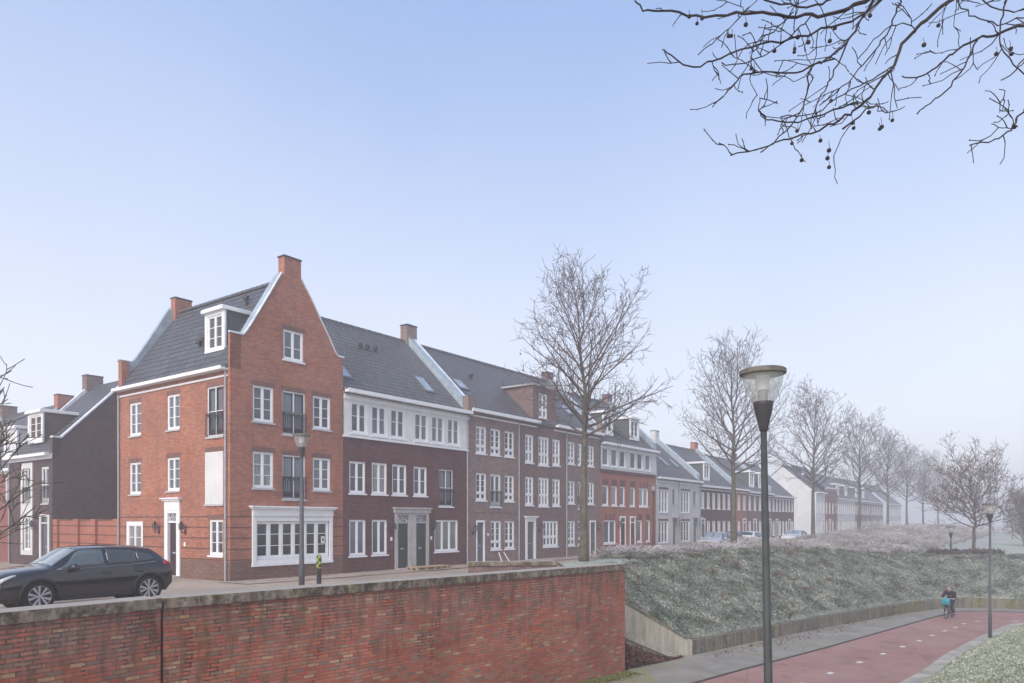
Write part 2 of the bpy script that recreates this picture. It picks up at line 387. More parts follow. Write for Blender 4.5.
def grid_mesh(name, xs, ys, dz, mat, hole=None, tagkw=None):
    X, Y = np.meshgrid(xs, ys); Z = height(X, Y)+dz
    nx, ny = len(xs), len(ys)
    V = np.stack([X, Y, Z], -1).reshape(-1, 3)
    i = np.arange((nx-1)*(ny-1)); r = i//(nx-1); c = i % (nx-1); a = r*nx+c
    F = np.stack([a, a+1, a+nx+1, a+nx], -1)
    if hole is not None:
        cx_ = V[F].mean(1); keep = ~hole(cx_[:, 0], cx_[:, 1]); F = F[keep]
    me = bpy.data.meshes.new(name); me.from_pydata(V.tolist(), [], F.tolist()); me.update()
    me.polygons.foreach_set('use_smooth', [True]*len(me.polygons)); me.materials.append(mat)
    o = bpy.data.objects.new(name, me); link(o); o['kind'] = 'structure'; return o
def mk_ground():
    m = NT('frosted_winter_ground'); n1 = m.noise(.25, 5); n2 = m.noise(6, 5); n3 = m.noise(40, 3)
    c = m.mix(m.ramp(n1, [(.35, g(0)), (.65, g(1))]), (.16,.20,.13), (.30,.33,.27))
    c = m.mix(m.ramp(n2, [(.4, g(0)), (.6, g(1))]), c, (.42,.45,.42))
    m.bump(m.math('ADD', n2, n3), .6, .05); return m.base(c, .95, .1)
M['ground'] = mk_ground()
xs = np.unique(np.concatenate([np.linspace(-600, -40, 30), np.arange(-40, -16, 2), np.arange(-16, 36, .3), np.arange(36, 80, 2), np.linspace(80, 620, 30)]))
ys = np.unique(np.concatenate([np.linspace(-150, -12, 12), np.arange(-12, 2, 1), np.arange(2, 52, .3), np.arange(52, 130, 2), np.linspace(130, 800, 30)]))
grid_mesh('ground', xs, ys, 0, M['ground'])

# street sheet in terrace coordinates
def mk_street():
    m = NT('sandy_clinker_street'); sep = m.n('ShaderNodeSeparateXYZ'); 
    br = m.n('ShaderNodeTexBrick'); m.l(m.obj(), br.inputs[0]); br.inputs['Scale'].default_value = 5
    m.set(br, 'Color1', (.30,.25,.215)); m.set(br, 'Color2', (.22,.185,.165)); m.set(br, 'Mortar', (.28,.25,.21))
    s = m.ramp(m.noise(.22, 6, None, .6, .5), [(.32, g(.15)), (.55, g(1))]); s2 = m.ramp(m.noise(2.2, 5), [(.35, g(.35)), (.7, g(1))])
    c = m.mix(m.math('MULTIPLY', s, s2), br.outputs[0], (.45,.37,.29))
    m.bump(m.noise(5, 5), .5, .03); return m.base(c, .9, .15)
M['street'] = mk_street()
def strip_grid(name, t0, t1, nt_, p0, p1, np_, dz, mat):
    T_, P_ = np.meshgrid(np.linspace(t0, t1, nt_), np.linspace(p0, p1, np_)); X = CX+UX*T_+UY*P_; Y = CY+UY*T_-UX*P_
    Z = height(X, Y)+dz; V = np.stack([X, Y, Z], -1).reshape(-1, 3)
    i = np.arange((nt_-1)*(np_-1)); r = i//(nt_-1); c = i % (nt_-1); a = r*nt_+c
    F = np.stack([a, a+nt_, a+nt_+1, a+1], -1)
    me = bpy.data.meshes.new(name); me.from_pydata(V.tolist(), [], F[:, ::-1].tolist()); me.update(); me.materials.append(mat)
    o = bpy.data.objects.new(name, me); link(o); o['kind'] = 'structure'
    return o
strip_grid('street', 4, 230, 300, 1.9, 7.3, 14, .02, M['street'])
strip_grid('pavement', -.5, 230, 260, -.2, 1.9, 4, .06, plain('grey_clinker_pavement', (.34,.285,.24), .85, .2, var=.3, scale=2))
# the square between the corner house and the retaining wall
X0 = []
def in_square(x, y):
    dw, sw, _ = segdist(x, y, WALL)
    pp = (x-CX)*UY-(y-CY)*UX; tt = (x-CX)*UX+(y-CY)*UY
    n_ = (x-B_[0])*EY-(y-B_[1])*EX; a = (x-B_[0])*EX+(y-B_[1])*EY
    bad = (sw < 0) | (dw < .5) | ((a > -1.5) & (n_ > -.45))
    return ~bad & (tt < 9.2) & (y < 60)
grid_mesh('square', np.arange(-50, 6, .5), np.arange(4, 62, .5), .035, M['street'], hole=lambda x, y: ~in_square(x, y))

def ribbon(name, left, right, z, mat, kind='structure', th=0.0):
    n = min(len(left), len(right)); V = []; F = []
    def at(pl, i): return pl[round(i*(len(pl)-1)/(n-1))]
    for i in range(n):
        a, b = at(left, i), at(right, i); V += [(a[0], a[1], z), (b[0], b[1], z)]
    for i in range(n-1): F.append((2*i, 2*i+1, 2*i+3, 2*i+2))
    if th:
        k = len(V); V += [(x, y, zz-th) for x, y, zz in V]
        for i in range(n-1):
            F += [(2*i, 2*i+2, k+2*i+2, k+2*i), (2*i+3, 2*i+1, k+2*i+1, k+2*i+3)]
        F += [(0, k, k+1, 1), (2*n-2, 2*n-1, k+2*n-1, k+2*n-2)]
    mb = MB(); mb.v = V; mb.f = F; o = mb.build(name, mat); o['kind'] = kind; return o
# grey walkway beside the cycle path: everything between wall and red surface
def mk_walk():
    m = NT('damp_grey_walkway'); n = m.noise(.8, 6, None, .6, .5)
    c = m.mix(m.ramp(n, [(.35, g(0)), (.7, g(1))]), (.20,.185,.155), (.30,.28,.235))
    mo = m.ramp(m.noise(.45, 6, None, .7, 1), [(.52, g(0)), (.66, g(1))])
    c = m.mix(m.math('MULTIPLY', mo, .8), c, (.22,.22,.09)); m.bump(m.noise(30, 3), .3, .01)
    return m.base(c, .75, .3)
M['walk'] = mk_walk()
poly = [(p[0], p[1]) for p in offset(WALL[:3], -.02)]+[(3.9, 24.85), (4.2, 26.2), C_]+LW[1:]
bmv = MB(); V = [(x, y, PATH_Z) for x, y in poly]+[(x, y, PATH_Z) for x, y in reversed(KERB)]
me = bpy.data.meshes.new('walkway'); bm = bmesh.new(); vsx = [bm.verts.new(v) for v in V]; fc = bm.faces.new(vsx); fc.normal_update()
if fc.normal.z < 0: fc.normal_flip()
bmesh.ops.triangulate(bm, faces=bm.faces[:]); bm.to_mesh(me); bm.free(); me.materials.append(M['walk'])
o = bpy.data.objects.new('walkway', me); link(o); o['kind'] = 'structure'
def mk_red():
    m = NT('red_cycle_asphalt'); n = m.noise(.5, 6, None, .6, .4); n2 = m.noise(60, 3)
    c = m.mix(m.ramp(n, [(.3, g(0)), (.7, g(1))]), (.27,.125,.10), (.34,.185,.15))
    c = m.mix(m.ramp(n2, [(.5, g(0)), (.75, g(.6))]), c, (.42,.3,.29)); m.bump(n2, .5, .012)
    c = m.mix(m.ramp(m.noise(140, 2), [(.55, g(0)), (.7, g(.5))]), c, (.45,.38,.36)); vo = m.n('ShaderNodeTexVoronoi', feature='DISTANCE_TO_EDGE'); m.l(m.obj(), vo.inputs[0]); vo.inputs['Scale'].default_value = .22
    c = m.mix(m.ramp(vo.outputs[0], [(.0, g(.6)), (.006, g(0))]), c, (.10,.06,.055)); c = m.mix(m.ramp(m.noise(.9, 6, None, .7, 1.2), [(.5, g(0)), (.68, g(.6))]), c, (.14,.08,.07)); c = m.mix(m.ramp(m.noise(.35, 4, None, .6, .5), [(.5, g(0)), (.7, g(.4))]), c, (.36,.26,.23))
    return m.base(c, .75, .25)
ribbon('cycle_path', RED_L, KERB, PATH_Z+.006, mk_red())
ribbon('path_edging', offset(RED_L, .08), offset(RED_L, -.02), PATH_Z+.03, plain('dark_edging', (.05,.048,.045), .8), th=.06)
def mk_conc(name, c=(.30,.29,.26), moss=.5, dark=.7, top=False):
    m = NT(name); n = m.noise(1.1, 7, None, .65, .6)
    mp = m.n('ShaderNodeMapping'); m.l(m.obj(), mp.inputs[0]); mp.inputs['Scale'].default_value = (3, 3, .35)
    st = m.noise(1.6, 5, mp.outputs[0], .6)
    cc = m.mix(m.ramp(st, [(.38, g(0)), (.68, g(dark))]), c, tuple(x*.25 for x in c))
    cc = m.mix(m.math('MULTIPLY', m.ramp(n, [(.5, g(0)), (.62, g(1))]), moss), cc, (.17,.17,.045))
    cc = m.mix(m.ramp(m.noise(7, 5), [(.55, g(0)), (.75, g(.5))]), cc, (.45,.43,.38))
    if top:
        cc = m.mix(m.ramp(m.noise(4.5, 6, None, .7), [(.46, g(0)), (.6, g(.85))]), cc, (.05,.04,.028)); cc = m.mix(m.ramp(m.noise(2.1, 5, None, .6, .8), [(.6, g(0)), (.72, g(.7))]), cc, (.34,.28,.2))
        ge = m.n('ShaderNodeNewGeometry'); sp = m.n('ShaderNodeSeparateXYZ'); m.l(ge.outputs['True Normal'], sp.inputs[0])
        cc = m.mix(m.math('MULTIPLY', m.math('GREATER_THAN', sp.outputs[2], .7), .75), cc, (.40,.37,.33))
    m.bump(m.noise(14, 5), .5, .02); return m.base(cc, .9, .15)
M['conc'] = mk_conc('weathered_concrete', (.20,.18,.145), .6, .95); M['conc_pale'] = mk_conc('pale_stained_concrete', (.42,.39,.33), .25, .55)
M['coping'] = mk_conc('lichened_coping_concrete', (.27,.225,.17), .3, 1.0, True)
M['kerb'] = plain('grey_kerb', (.36,.33,.28), .85, .2, var=.3, scale=1.5)
ribbon('kerb', KERB, KR, PATH_Z+.07, M['kerb'], th=.3)
# dashes of the centre line
dm = plain('white_road_paint', (.62,.60,.58), .7, var=.3, scale=9)
cen = [((830.4,673.3)),(859.7,662.5),(883.2,654),(902.7,646.9),(919.3,640.9),(932.4,635.6),(944.7,631.1),(955.5,627.6),(964.2,623.9),(977.9,621.3),(1015.4,621.3)]
pts = [((x-512)/734*(734*5.1/(y-521)), 734*5.1/(y-521)) for x, y in cen]
pts = [(pts[0][0]-2*1.6, pts[0][1]-2*1.65), (pts[0][0]-1.6, pts[0][1]-1.65)]+pts
for i, p in enumerate(pts):
    a = pts[max(0, i-1)]; b = pts[min(len(pts)-1, i+1)]; dx, dy = b[0]-a[0], b[1]-a[1]; L = math.hypot(dx, dy); dx /= L; dy /= L
    h, w_ = .17, .09
    MB().quad(*[(p[0]+dx*sx*h-dy*sy*w_, p[1]+dy*sx*h+dx*sy*w_, PATH_Z+.011) for sx, sy in ((-1,-1),(1,-1),(1,1),(-1,1))]).build('road_marking', dm)['kind'] = 'structure'

# ------------------------------------------------------------------ retaining wall of red brick with coping
def wall_run(root, pl, zt, zb, th, mat_b, mat_c, ch=.21, over=.04, joint=0.0, zt2=None):
    out = offset(pl, 0); back = offset(pl, th)
    return out, back
wr = empty('retaining_wall', (WALL[2][0], WALL[2][1], 0), label='long weathered red brick retaining wall with a mossy concrete coping beside the cycle path', cat='retaining wall')
T0 = 1.065
def wall_piece(root, a, b, zt, zb, th, mb_mat, mc_mat, gap_end=0.0, names=('brickwork', 'coping'), ch=.21, cap_end=0):
    dx, dy = b[0]-a[0], b[1]-a[1]; L = math.hypot(dx, dy); dx /= L; dy /= L
    nx, ny = -dy, dx; L -= gap_end; rx, ry, _ = root.location
    f = lambda s, n, z: (a[0]-rx+dx*s+nx*n, a[1]-ry+dy*s+ny*n, z)
    m1 = MB(); m1.box((0, 0, zb), (L, th, zt-ch), f); m1.build(names[0], mb_mat, root)
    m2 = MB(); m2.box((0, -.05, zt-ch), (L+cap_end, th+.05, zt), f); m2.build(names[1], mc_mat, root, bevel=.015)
wall_piece(wr, WALL[0], WALL[1], T0, -2.8, .5, M['brick_ret'], M['coping'])
wall_piece(wr, WALL[1], WALL[2], T0, -2.8, .5, M['brick_ret'], M['coping'], gap_end=.06)
wall_piece(wr, WALL[2], WALL[3], T0-.01, -2.8, .5, M['brick_ret'], M['coping'], cap_end=.03)
MB().box((-.06, .03, -2.8), (-.01, .1, T0-.03)).build('expansion_joint', M['twig'] if 'twig' in M else M['brick_dark'], wr, loc=(0.0, .03, 0))
pr = empty('parapet_wall', (A_[0], A_[1], 0), label='short low brown parapet behind the near wall, at the head of the stairs', cat='parapet')
wall_piece(pr, A_, B_, T0, -1.2, .22, M['brick_mauve'], M['coping'], ch=.16)
wg = empty('wing_wall', (B_[0], B_[1], 0), math.atan2(EY, EX), label='pale stained concrete wing wall sloping down beside the stairs', cat='wing wall')
Lw = math.dist(B_, C_)
pf = [(0, -3), (Lw, -3), (Lw, -2.02), (Lw-.25, -1.98), (0.15, T0-.1), (0, T0-.1)]
MB().prism(pf, lambda s, z: (s, 0, z), lambda s, z: (s, .34, z)).build('wall_slab', M['conc_pale'], wg)
MB().prism([(0, T0-.1), (Lw-.25, -1.98), (Lw-.25, -1.9), (0, T0-.02)], lambda s, z: (s, -.04, z), lambda s, z: (s, .38, z)).build('capping', M['conc'], wg)
lwr = empty('low_wall', (C_[0], C_[1], 0), label='low mossy concrete wall along the foot of the planted bank', cat='low wall')
bk = offset(LW, .34); mb = MB(); N = len(LW)
for i in range(N):
    for q, z in ((LW[i], -2.9), (LW[i], -2.05), (bk[i], -2.05), (bk[i], -2.9)): mb.v.append((q[0]-C_[0], q[1]-C_[1], z))
for i in range(N-1):
    for k in range(3): mb.f.append((4*i+k, 4*(i+1)+k, 4*(i+1)+k+1, 4*i+k+1))
mb.f += [(0, 1, 2, 3), (4*N-4, 4*N-3, 4*N-2, 4*N-1)]
mb.build('concrete_wall', M['conc'], lwr)
# stairs
st = empty('concrete_stairs', (B_[0], B_[1], 0), math.atan2(EY, EX), label='narrow concrete stairs going down between the brick wall and the wing wall', cat='stairs')
for i in range(15):
    z = -i*.173; MB().box((-1.2+i*.38, -2.05 if i < 6 else -.32, -2.9), (-1.2+(i+1)*.38, -.02, z)).build('step', M['conc_pale'], st)
MB().prism([(1.9, -1.5), (4.6, -2.66), (4.6, -2.5), (1.9, -1.28)], lambda s, z: (s, -.42, z), lambda s, z: (s, -.33, z)).build('string', M['conc_pale'], st)
# ------------------------------------------------------------------ houses
def Ff(x, d, z): return (x, -d, z)          # facade on the street front
def Fs(s, d, z): return (-d, s, z)          # facade on the left side
def Fx(y0):                                 # front facade shifted to depth y0
    return lambda x, d, z: (x, y0-d, z)
def wall(name, F, prof, opens, mat, parent, z0=-.5, rev=.16, d=0.0, label=None):
    """prof: [(x,ztop)...] piecewise linear top; opens: (x0,x1,z0,z1)"""
    xs_ = sorted(set([p[0] for p in prof]+[v for o in opens for v in o[:2]]))
    def top(x, right):
        for (xa, za), (xb, zb) in zip(prof[:-1], prof[1:]):
            if xa == xb: continue
            if xa-1e-9 <= x <= xb+1e-9:
                if right and abs(x-xb) < 1e-9: continue
                if (not right) and abs(x-xa) < 1e-9: continue
                return za+(zb-za)*(x-xa)/(xb-xa)
        return prof[-1][1] if x >= prof[-1][0]-1e-9 else prof[0][1]
    m = MB()
    for a, b in zip(xs_[:-1], xs_[1:]):
        if b-a < 1e-6: continue
        mid = (a+b)/2; os_ = sorted([(o[2], o[3]) for o in opens if o[0] < mid < o[1]])
        z = z0
        for q0, q1 in os_:
            if q0 > z: m.quad(F(a, d, z), F(b, d, z), F(b, d, q0), F(a, d, q0))
            z = max(z, q1)
        m.quad(F(a, d, z), F(b, d, z), F(b, d, top(b, False)), F(a, d, top(a, True)))
    for a, b, q0, q1 in opens:
        r = d-rev
        m.quad(F(a, d, q0), F(a, d, q1), F(a, r, q1), F(a, r, q0)); m.quad(F(b, d, q1), F(b, d, q0), F(b, r, q0), F(b, r, q1))
        m.quad(F(a, d, q1), F(b, d, q1), F(b, r, q1), F(a, r, q1)); m.quad(F(b, d, q0), F(a, d, q0), F(a, r, q0), F(b, r, q0))
    return m.build(name, mat, parent, label)

def window(par, F, x0, x1, z0, z1, cas=2, bars=(.33, .66), tr=None, frame='white', sill='stone', d=0.0, lintel=None, glass='glass', fw=.06, cw=.038, name='window', vb=0, sillw=.06):
    """casement window: outer frame, casement stiles, glazing bars; children: pane, sill, lintel"""
    m = MB(); D0, D1 = d-.13, d-.035
    bx = lambda a, b, c, e, da=D0, db=D1: m.box((a, da, c), (b, db, e), F)
    fb = fw+.03
    bx(x0, x0+fw, z0, z1); bx(x1-fw, x1, z0, z1); bx(x0+fw, x1-fw, z1-fw, z1); bx(x0+fw, x1-fw, z0, z0+fb)
    iw = (x1-x0-2*fw); w_ = iw/cas; q0, q1 = z0+fb, z1-fw
    lev = [(q0, q1)]
    if tr: zt = q0+(q1-q0)*tr; bx(x0+fw, x1-fw, zt-.045, zt+.045); lev = [(q0, zt-.045), (zt+.045, q1)]
    for k in range(cas):
        a, b = x0+fw+k*w_, x0+fw+(k+1)*w_
        if k: bx(a-.025, a+.025, q0, q1)
        for li, (u, v) in enumerate(lev):
            a2, b2 = a+(.025 if k else 0), b-(.025 if k < cas-1 else 0)
            e = D1-.015
            bx(a2, a2+cw, u, v, D0, e); bx(b2-cw, b2, u, v, D0, e); bx(a2+cw, b2-cw, u, u+cw, D0, e); bx(a2+cw, b2-cw, v-cw, v, D0, e)
            bs = bars if not (tr and li == 0) else ()
            for q in bs:
                zz = u+(v-u)*q; bx(a2+cw, b2-cw, zz-.014, zz+.014, D0, e-.01)
            for q in range(vb):
                xx = a2+cw+(b2-a2-2*cw)*(q+1)/(vb+1); bx(xx-.014, xx+.014, u+cw, v-cw, D0, e-.012)
    o = m.build(name, M[frame], par)
    p = MB(); p.box((x0+fw, D0-.02, z0+fb), (x1-fw, D0+.03, z1-fw), F); p.build('pane', M[glass], o)
    if sill:
        s = MB(); s.box((x0-.06, D1, z0-.075), (x1+.06, d+sillw, z0-.003), F); s.build('sill', M[sill], o)
    if lintel:
        s = MB(); s.box((x0-.08, d-.002, z1), (x1+.08, d+.006, z1+.2), F); s.build('lintel', M[lintel], o)
    return o
def french(par, F, x0, x1, z0, z1, d=0.0, rail=1.0, frame='white', inner='frame_dark', lintel=None, sill='stone'):
    o = window(par, F, x0, x1, z0, z1, 2, (.5,), None, frame, sill, d, lintel, fw=.05, cw=.02)
    m = MB(); D0, D1 = d-.12, d-.05; a, b = x0+.05, x1-.05; c = (a+b)/2
    for u in (a, c-.05, c+.0, b-.05): m.box((u, D0, z0+.09), (u+.05, D1, z1-.05), F)
    m.box((a, D0, z1-.12), (b, D1, z1-.05), F); m.box((a, D0, z0+.09), (b, D1, z0+.3), F)
    m.build('casement', M[inner], o)
    r = MB(); zt = z0+rail; E = d+.05
    r.box((x0-.03, E-.015, zt-.03), (x1+.03, E+.02, zt), F); r.box((x0-.03, E-.01, z0+.06), (x1+.03, E+.01, z0+.085), F); r.box((x0-.03, E-.01, zt-.16), (x1+.03, E+.01, zt-.14), F)
    n = max(5, int((x1-x0)/.11))
    for i in range(n+1):
        x = x0-.02+(x1-x0+.04)*i/n; r.box((x-.009, E-.009, z0+.06), (x+.009, E+.009, zt-.03), F)
        if i < n and i % 2 == 0:
            xx = x+(x1-x0)/n/2; r.box((xx-.03, E-.006, zt-.13), (xx+.03, E+.006, zt-.05), F)
    r.build('balcony_railing', M['black_metal'], par)
    return o
def door(par, F, x0, x1, z0, z1, mat='door_green', fan=.45, surround=.14, smat='white', d=0.0, crown=0.0, ctop=None, lead=True, label=None):
    """x0..x1 opening of the door leaf"""
    o = MB(); o.box((x0, d-.14, z0+.02), (x1, d-.08, z1), F)
    for u in (.12, .56):                     # two raised panels
        o.box((x0+.14, d-.08, z0+.12+(z1-z0)*u*.9), (x1-.14, d-.065, z0+(z1-z0)*(u*.9+.34)), F)
    dr = o.build('door', M[mat], par, label)
    MB().box((x0+(x1-x0)*.34, d-.08, z0+.95), (x0+(x1-x0)*.66, d-.055, z0+1.02), F).build('letterbox', M['zinc'], dr)
    MB().box((x0+.06, d-.08, z0+1.05), (x0+.1, d-.03, z0+1.1), F).build('handle', M['zinc'], dr)
    s = MB(); s.box((x0-surround, d-.12, z0), (x0, d+.05, z1+fan+.12), F); s.box((x1, d-.12, z0), (x1+surround, d+.05, z1+fan+.12), F)
    s.box((x0, d-.12, z1), (x1, d+.0, z1+.07), F); s.box((x0, d-.12, z1+fan), (x1, d+.04, z1+fan+.12), F)
    if crown:
        zc = z1+fan+.12; s.box((x0-surround, d-.1, zc), (x1+surround, d+.06, zc+crown), F)
        s.box((x0-surround-.08, d-.1, zc+crown), (x1+surround+.08, d+.13, zc+crown+.08), F); s.box((x0-surround-.14, d-.1, zc+crown+.08), (x1+surround+.14, d+.2, zc+crown+.14), F)
    so_ = s.build('door_surround', M[smat], par)
    if fan: MB().box((x0, d-.12, z1+.07), (x1, d-.07, z1+fan), F).build('fanlight', M['lead' if lead else 'glass'], so_)
    t = MB(); t.box((x0-surround, d-.02, z0-.3), (x1+surround, d+.35, z0), F); t.build('doorstep', M['stone'], par)
    return dr
def wall_lantern(par, F, x, z, d=0.0):
    m = MB(); m.box((x-.05, d, z-.22), (x+.05, d+.03, z-.02), F); m.box((x-.015, d+.02, z-.16), (x+.015, d+.22, z-.13), F)
    m.box((x-.015, d+.19, z-.15), (x+.015, d+.22, z-.02), F); m.box((x-.1, d+.11, z+.2), (x+.1, d+.31, z+.23), F); m.box((x-.05, d+.16, z+.23), (x+.05, d+.26, z+.3), F); m.box((x-.02, d+.19, z+.3), (x+.02, d+.23, z+.36), F)
    for a in (-.08, .065):
        for b in (.13, .27): m.box((x+a, d+b, z-.02), (x+a+.015, d+b+.015, z+.2), F)
    m.box((x-.06, d+.15, z-.03), (x+.06, d+.27, z-.01), F)
    o = m.build('wall_lantern', M['black_metal'], par)
    MB().box((x-.06, d+.155, z), (x+.06, d+.265, z+.19), F).build('lantern_glass', M['glass'], o)
def house_number(par, F, x, z, d=0.0): MB().box((x-.06, d, z-.09), (x+.06, d+.02, z+.09), F).build('number_plate', M['white'], par)
def downpipe(par, F, x, z1, z0=0, d=0.0):
    m = MB(); m.tube([F(x, d+.07, z0), F(x, d+.07, z1)], .045, 8)
    for z in np.arange(z0+.8, z1, 1.9): m.box((x-.06, d, z), (x+.06, d+.05, z+.04), F)
    m.build('downpipe', M['pipe'], par, smooth=False)
def roof(par, x0, x1, ye, ze, yr, zr, yb, mat='tiles', name='roof', oh=.12):
    """two slopes, ridge along x at depth yr"""
    s = (zr-ze)/(yr-ye)
    t = .14
    m = MB()
    pf = [(ye, ze), (yr, zr), (yb, ze+0), (yb, ze-t), (yr, zr-t*1.2), (ye, ze-t)]
    m.prism(pf, lambda a, b: (x0, a, b), lambda a, b: (x1, a, b))
    o = m.build(name, M[mat], par)
    r = MB(); n = max(2, int((x1-x0)/.4))
    for i in range(n):
        a = x0+(x1-x0)*i/n; b = x0+(x1-x0)*(i+1)/n-.02
        r.prism([(yr-.13, zr-.08), (yr-.09, zr+.05), (yr, zr+.09), (yr+.09, zr+.05), (yr+.13, zr-.08)], lambda u, v, a=a: (a, u, v), lambda u, v, b=b: (b, u, v*1.0-.012))
    r.build('ridge_tiles', M[mat], o)
    return o
def gutter(par, x0, x1, ze, F=Ff, out=.42, hgt=.2, mat='white', mat2='white', d=0.0):
    m = MB(); m.box((x0, d, ze-.36), (x1, d+.06, ze-.28), F); m.box((x0, d, ze-.13), (x1, d+out, ze+.0), F); m.box((x0, d+out-.03, ze), (x1, d+out, ze+.05), F)
    return m.build('gutter', M[mat], par)
def chimney(par, x0, x1, y0, y1, z0, z1, mat):
    m = MB(); m.box((x0, y0, z0), (x1, y1, z1)); o = m.build('chimney', M[mat], par)
    c = MB(); c.box((x0-.03, y0-.03, z1), (x1+.03, y1+.03, z1+.07)); c.build('chimney_cap', M['frame_dark'], o)
    return o
def slope_prism(par, name, x0, x1, pts, h, mat):
    """band following points (y,z) with height h, extruded in x"""
    poly = list(pts)+[(y, z-h) for y, z in reversed(pts)]
    return MB().prism(poly, lambda a, b: (x0, a, b), lambda a, b: (x1, a, b)).build(name, mat, par)
def firewall(par, x, ze, zr, yr, mat, chim=True, w_=.6, ch=.85, pier=True, cz=.95):
    """zinc-clad party wall rising through the roof, brick pier at the eaves, chimney on the ridge"""
    a = x-w_/2; b = x+w_/2; s = (zr-ze)/(yr+.1)
    slope_prism(par, 'parapet_cap', a, b, [(.12, ze+.75), (yr, zr+.42), (yr+.5, zr+.1)], .62, M['zinc'])
    MB().box((b-.12, .08, ze+.78+.06), (b+.03, .2, ze+.84)).build('parapet_flashing', M['frost_zinc'], par)
    slope_prism(par, 'parapet_edging', b-.1, b+.035, [(.12, ze+.79), (yr, zr+.46)], .09, M['frost_zinc'])
    if pier:
        MB().box((a, -.3, ze-.1), (b, .12, ze+.95)).build('eaves_pier', M['brick_grey'], par)
    if chim:
        m = MB(); m.box((x-ch/2, yr-.25, zr-.2), (x+ch/2, yr+.3, zr+cz)); o = m.build('chimney', mat, par)
        MB().box((x-ch/2-.03, yr-.28, zr+cz), (x+ch/2+.03, yr+.33, zr+cz+.06)).build('chimney_cap', M['frame_dark'], o)
def skylight(par, x0, x1, y0, y1, rz, lit='frost_zinc'):
    """rz(y) roof height"""
    m = MB(); e = .07
    def P(x, y, k): return (x, y-k*.6, rz(y)+k)
    m.add([P(x0,y0,0),P(x1,y0,0),P(x1,y1,0),P(x0,y1,0),P(x0,y0,e),P(x1,y0,e),P(x1,y1,e),P(x0,y1,e)], [(0,3,2,1),(4,5,6,7),(0,1,5,4),(1,2,6,5),(2,3,7,6),(3,0,4,7)])
    o = m.build('skylight', M['door_grey'], par)
    q = MB(); k = e+.012; i = .08; q.quad(P(x0+i,y0+i,k),P(x1-i,y0+i,k),P(x1-i,y1-i,k),P(x0+i,y1-i,k)); q.build('pane', M['zinc'] if lit else M['glass'], o)
def dormer(par, F, x0, x1, z0, z1, d0, back, mat='cheek', cas=2, bars=(.33,.66), roofover=.1, glass='glass', name='dormer'):
    """front at outward distance d0 (negative = set back), runs back to distance back"""
    m = MB(); m.box((x0+.02, d0-.04, z0-.15), (x1-.02, back, z1-.02), F); o = m.build(name, M[mat], par)
    f = MB(); f.box((x0-.04, d0-.04, z0-.05), (x0+.16, d0+.05, z1), F); f.box((x1-.16, d0-.04, z0-.05), (x1+.04, d0+.05, z1), F)
    f.box((x0-.04, d0-.04, z0-.1), (x1+.04, d0+.06, z0+.14), F); f.box((x0+.16, d0-.04, z1-.15), (x1-.16, d0+.05, z1), F)
    f.build('dormer_front', M['white'], o)
    r = MB(); r.box((x0-roofover, back, z1), (x1+roofover, d0+.2, z1+.14), F); r.box((x0-roofover+.05, back, z1+.14), (x1+roofover-.05, d0+.15, z1+.18), F); r.build('dormer_roof', M['white'], o)
    window(par, F, x0+.16, x1-.16, z0+.14, z1-.15, cas, bars, sill=None, d=d0+.05, glass=glass, fw=.04, cw=.045)
    return o
def shell(par, x0, x1, dep, ze, zr, yr, mat, mat_l=None, mat_r=None, back=True, left=True, right=True):
    pf = [(0, ze-.05), (yr, zr-.2), (dep, ze-.05)]
    if left: wall('gable_wall', lambda s, d, z: (x0-d, s, z), pf, [], mat_l or mat, par, d=0)
    if right: wall('gable_wall', lambda s, d, z: (x1+d, s, z), pf, [], mat_r or mat, par, d=0)
    if back: wall('rear_wall', lambda x, d, z: (x, dep+d, z), [(x0, ze), (x1, ze)], [], mat, par)
def vent(par, x, y, z):
    MB().tube([(x, y, z-.1), (x, y-.05, z+.25)], .08, 10).tube([(x, y-.05, z+.22), (x, y-.05, z+.36)], .13, 10).build('roof_vent', M['frame_dark'], par)
def vent_s(par, s, x, z):
    MB().tube([(x, s, z-.1), (x-.05, s, z+.25)], .08, 10).tube([(x-.05, s, z+.22), (x-.05, s, z+.36)], .14, 10).build('roof_vent', M['frame_dark'], par)

HG = 'terraced houses along the street'
def house(name, t, label, s=0, group=HG, rz=None, cat='house'):
    return empty(name, W(t, s, 0), ANG if rz is None else rz, label, cat, group)

# ---- corner house -------------------------------------------------
h1 = house('corner_house', 0, 'tall orange red brick corner house with shoulder gable, white shopfront windows and two chimneys')
Wd = 5.86; DP = 9.2; RZ = 13.1; rx_ = Wd/2; EZ = 8.75
GL = [(0, 10.12), (.6, 10.12), (.80, 10.38), (1.29, 11.18), (1.88, 12.17), (2.45, 13.15)]
GR = [(3.48, 13.15), (4.02, 12.42), (4.47, 11.73), (5.01, 10.92), (5.42, 10.26), (5.56, 10.12), (Wd, 10.12)]
gp = GL+GR
fo = [(1.05,2.05,6.66,8.16),(2.52,3.7,6.25,8.14),(4.13,5.12,6.66,8.14),(1.05,2.05,3.88,5.4),(2.52,3.7,3.45,5.36),(4.13,5.12,3.88,5.36),(2.56,3.6,9.5,10.8),(1.05,5.15,.7,2.72)]
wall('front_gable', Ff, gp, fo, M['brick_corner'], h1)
MB().prism(GL[1:]+[(2.45,9),(.5,9)], lambda a, b: (a, .3, b), lambda a, b: (a, .34, b)).build('gable_back', M['brick_corner'], h1)
MB().prism(GR+[(Wd,9),(3.48,9)], lambda a, b: (a, .3, b), lambda a, b: (a, .34, b)).build('gable_back', M['brick_corner'], h1)
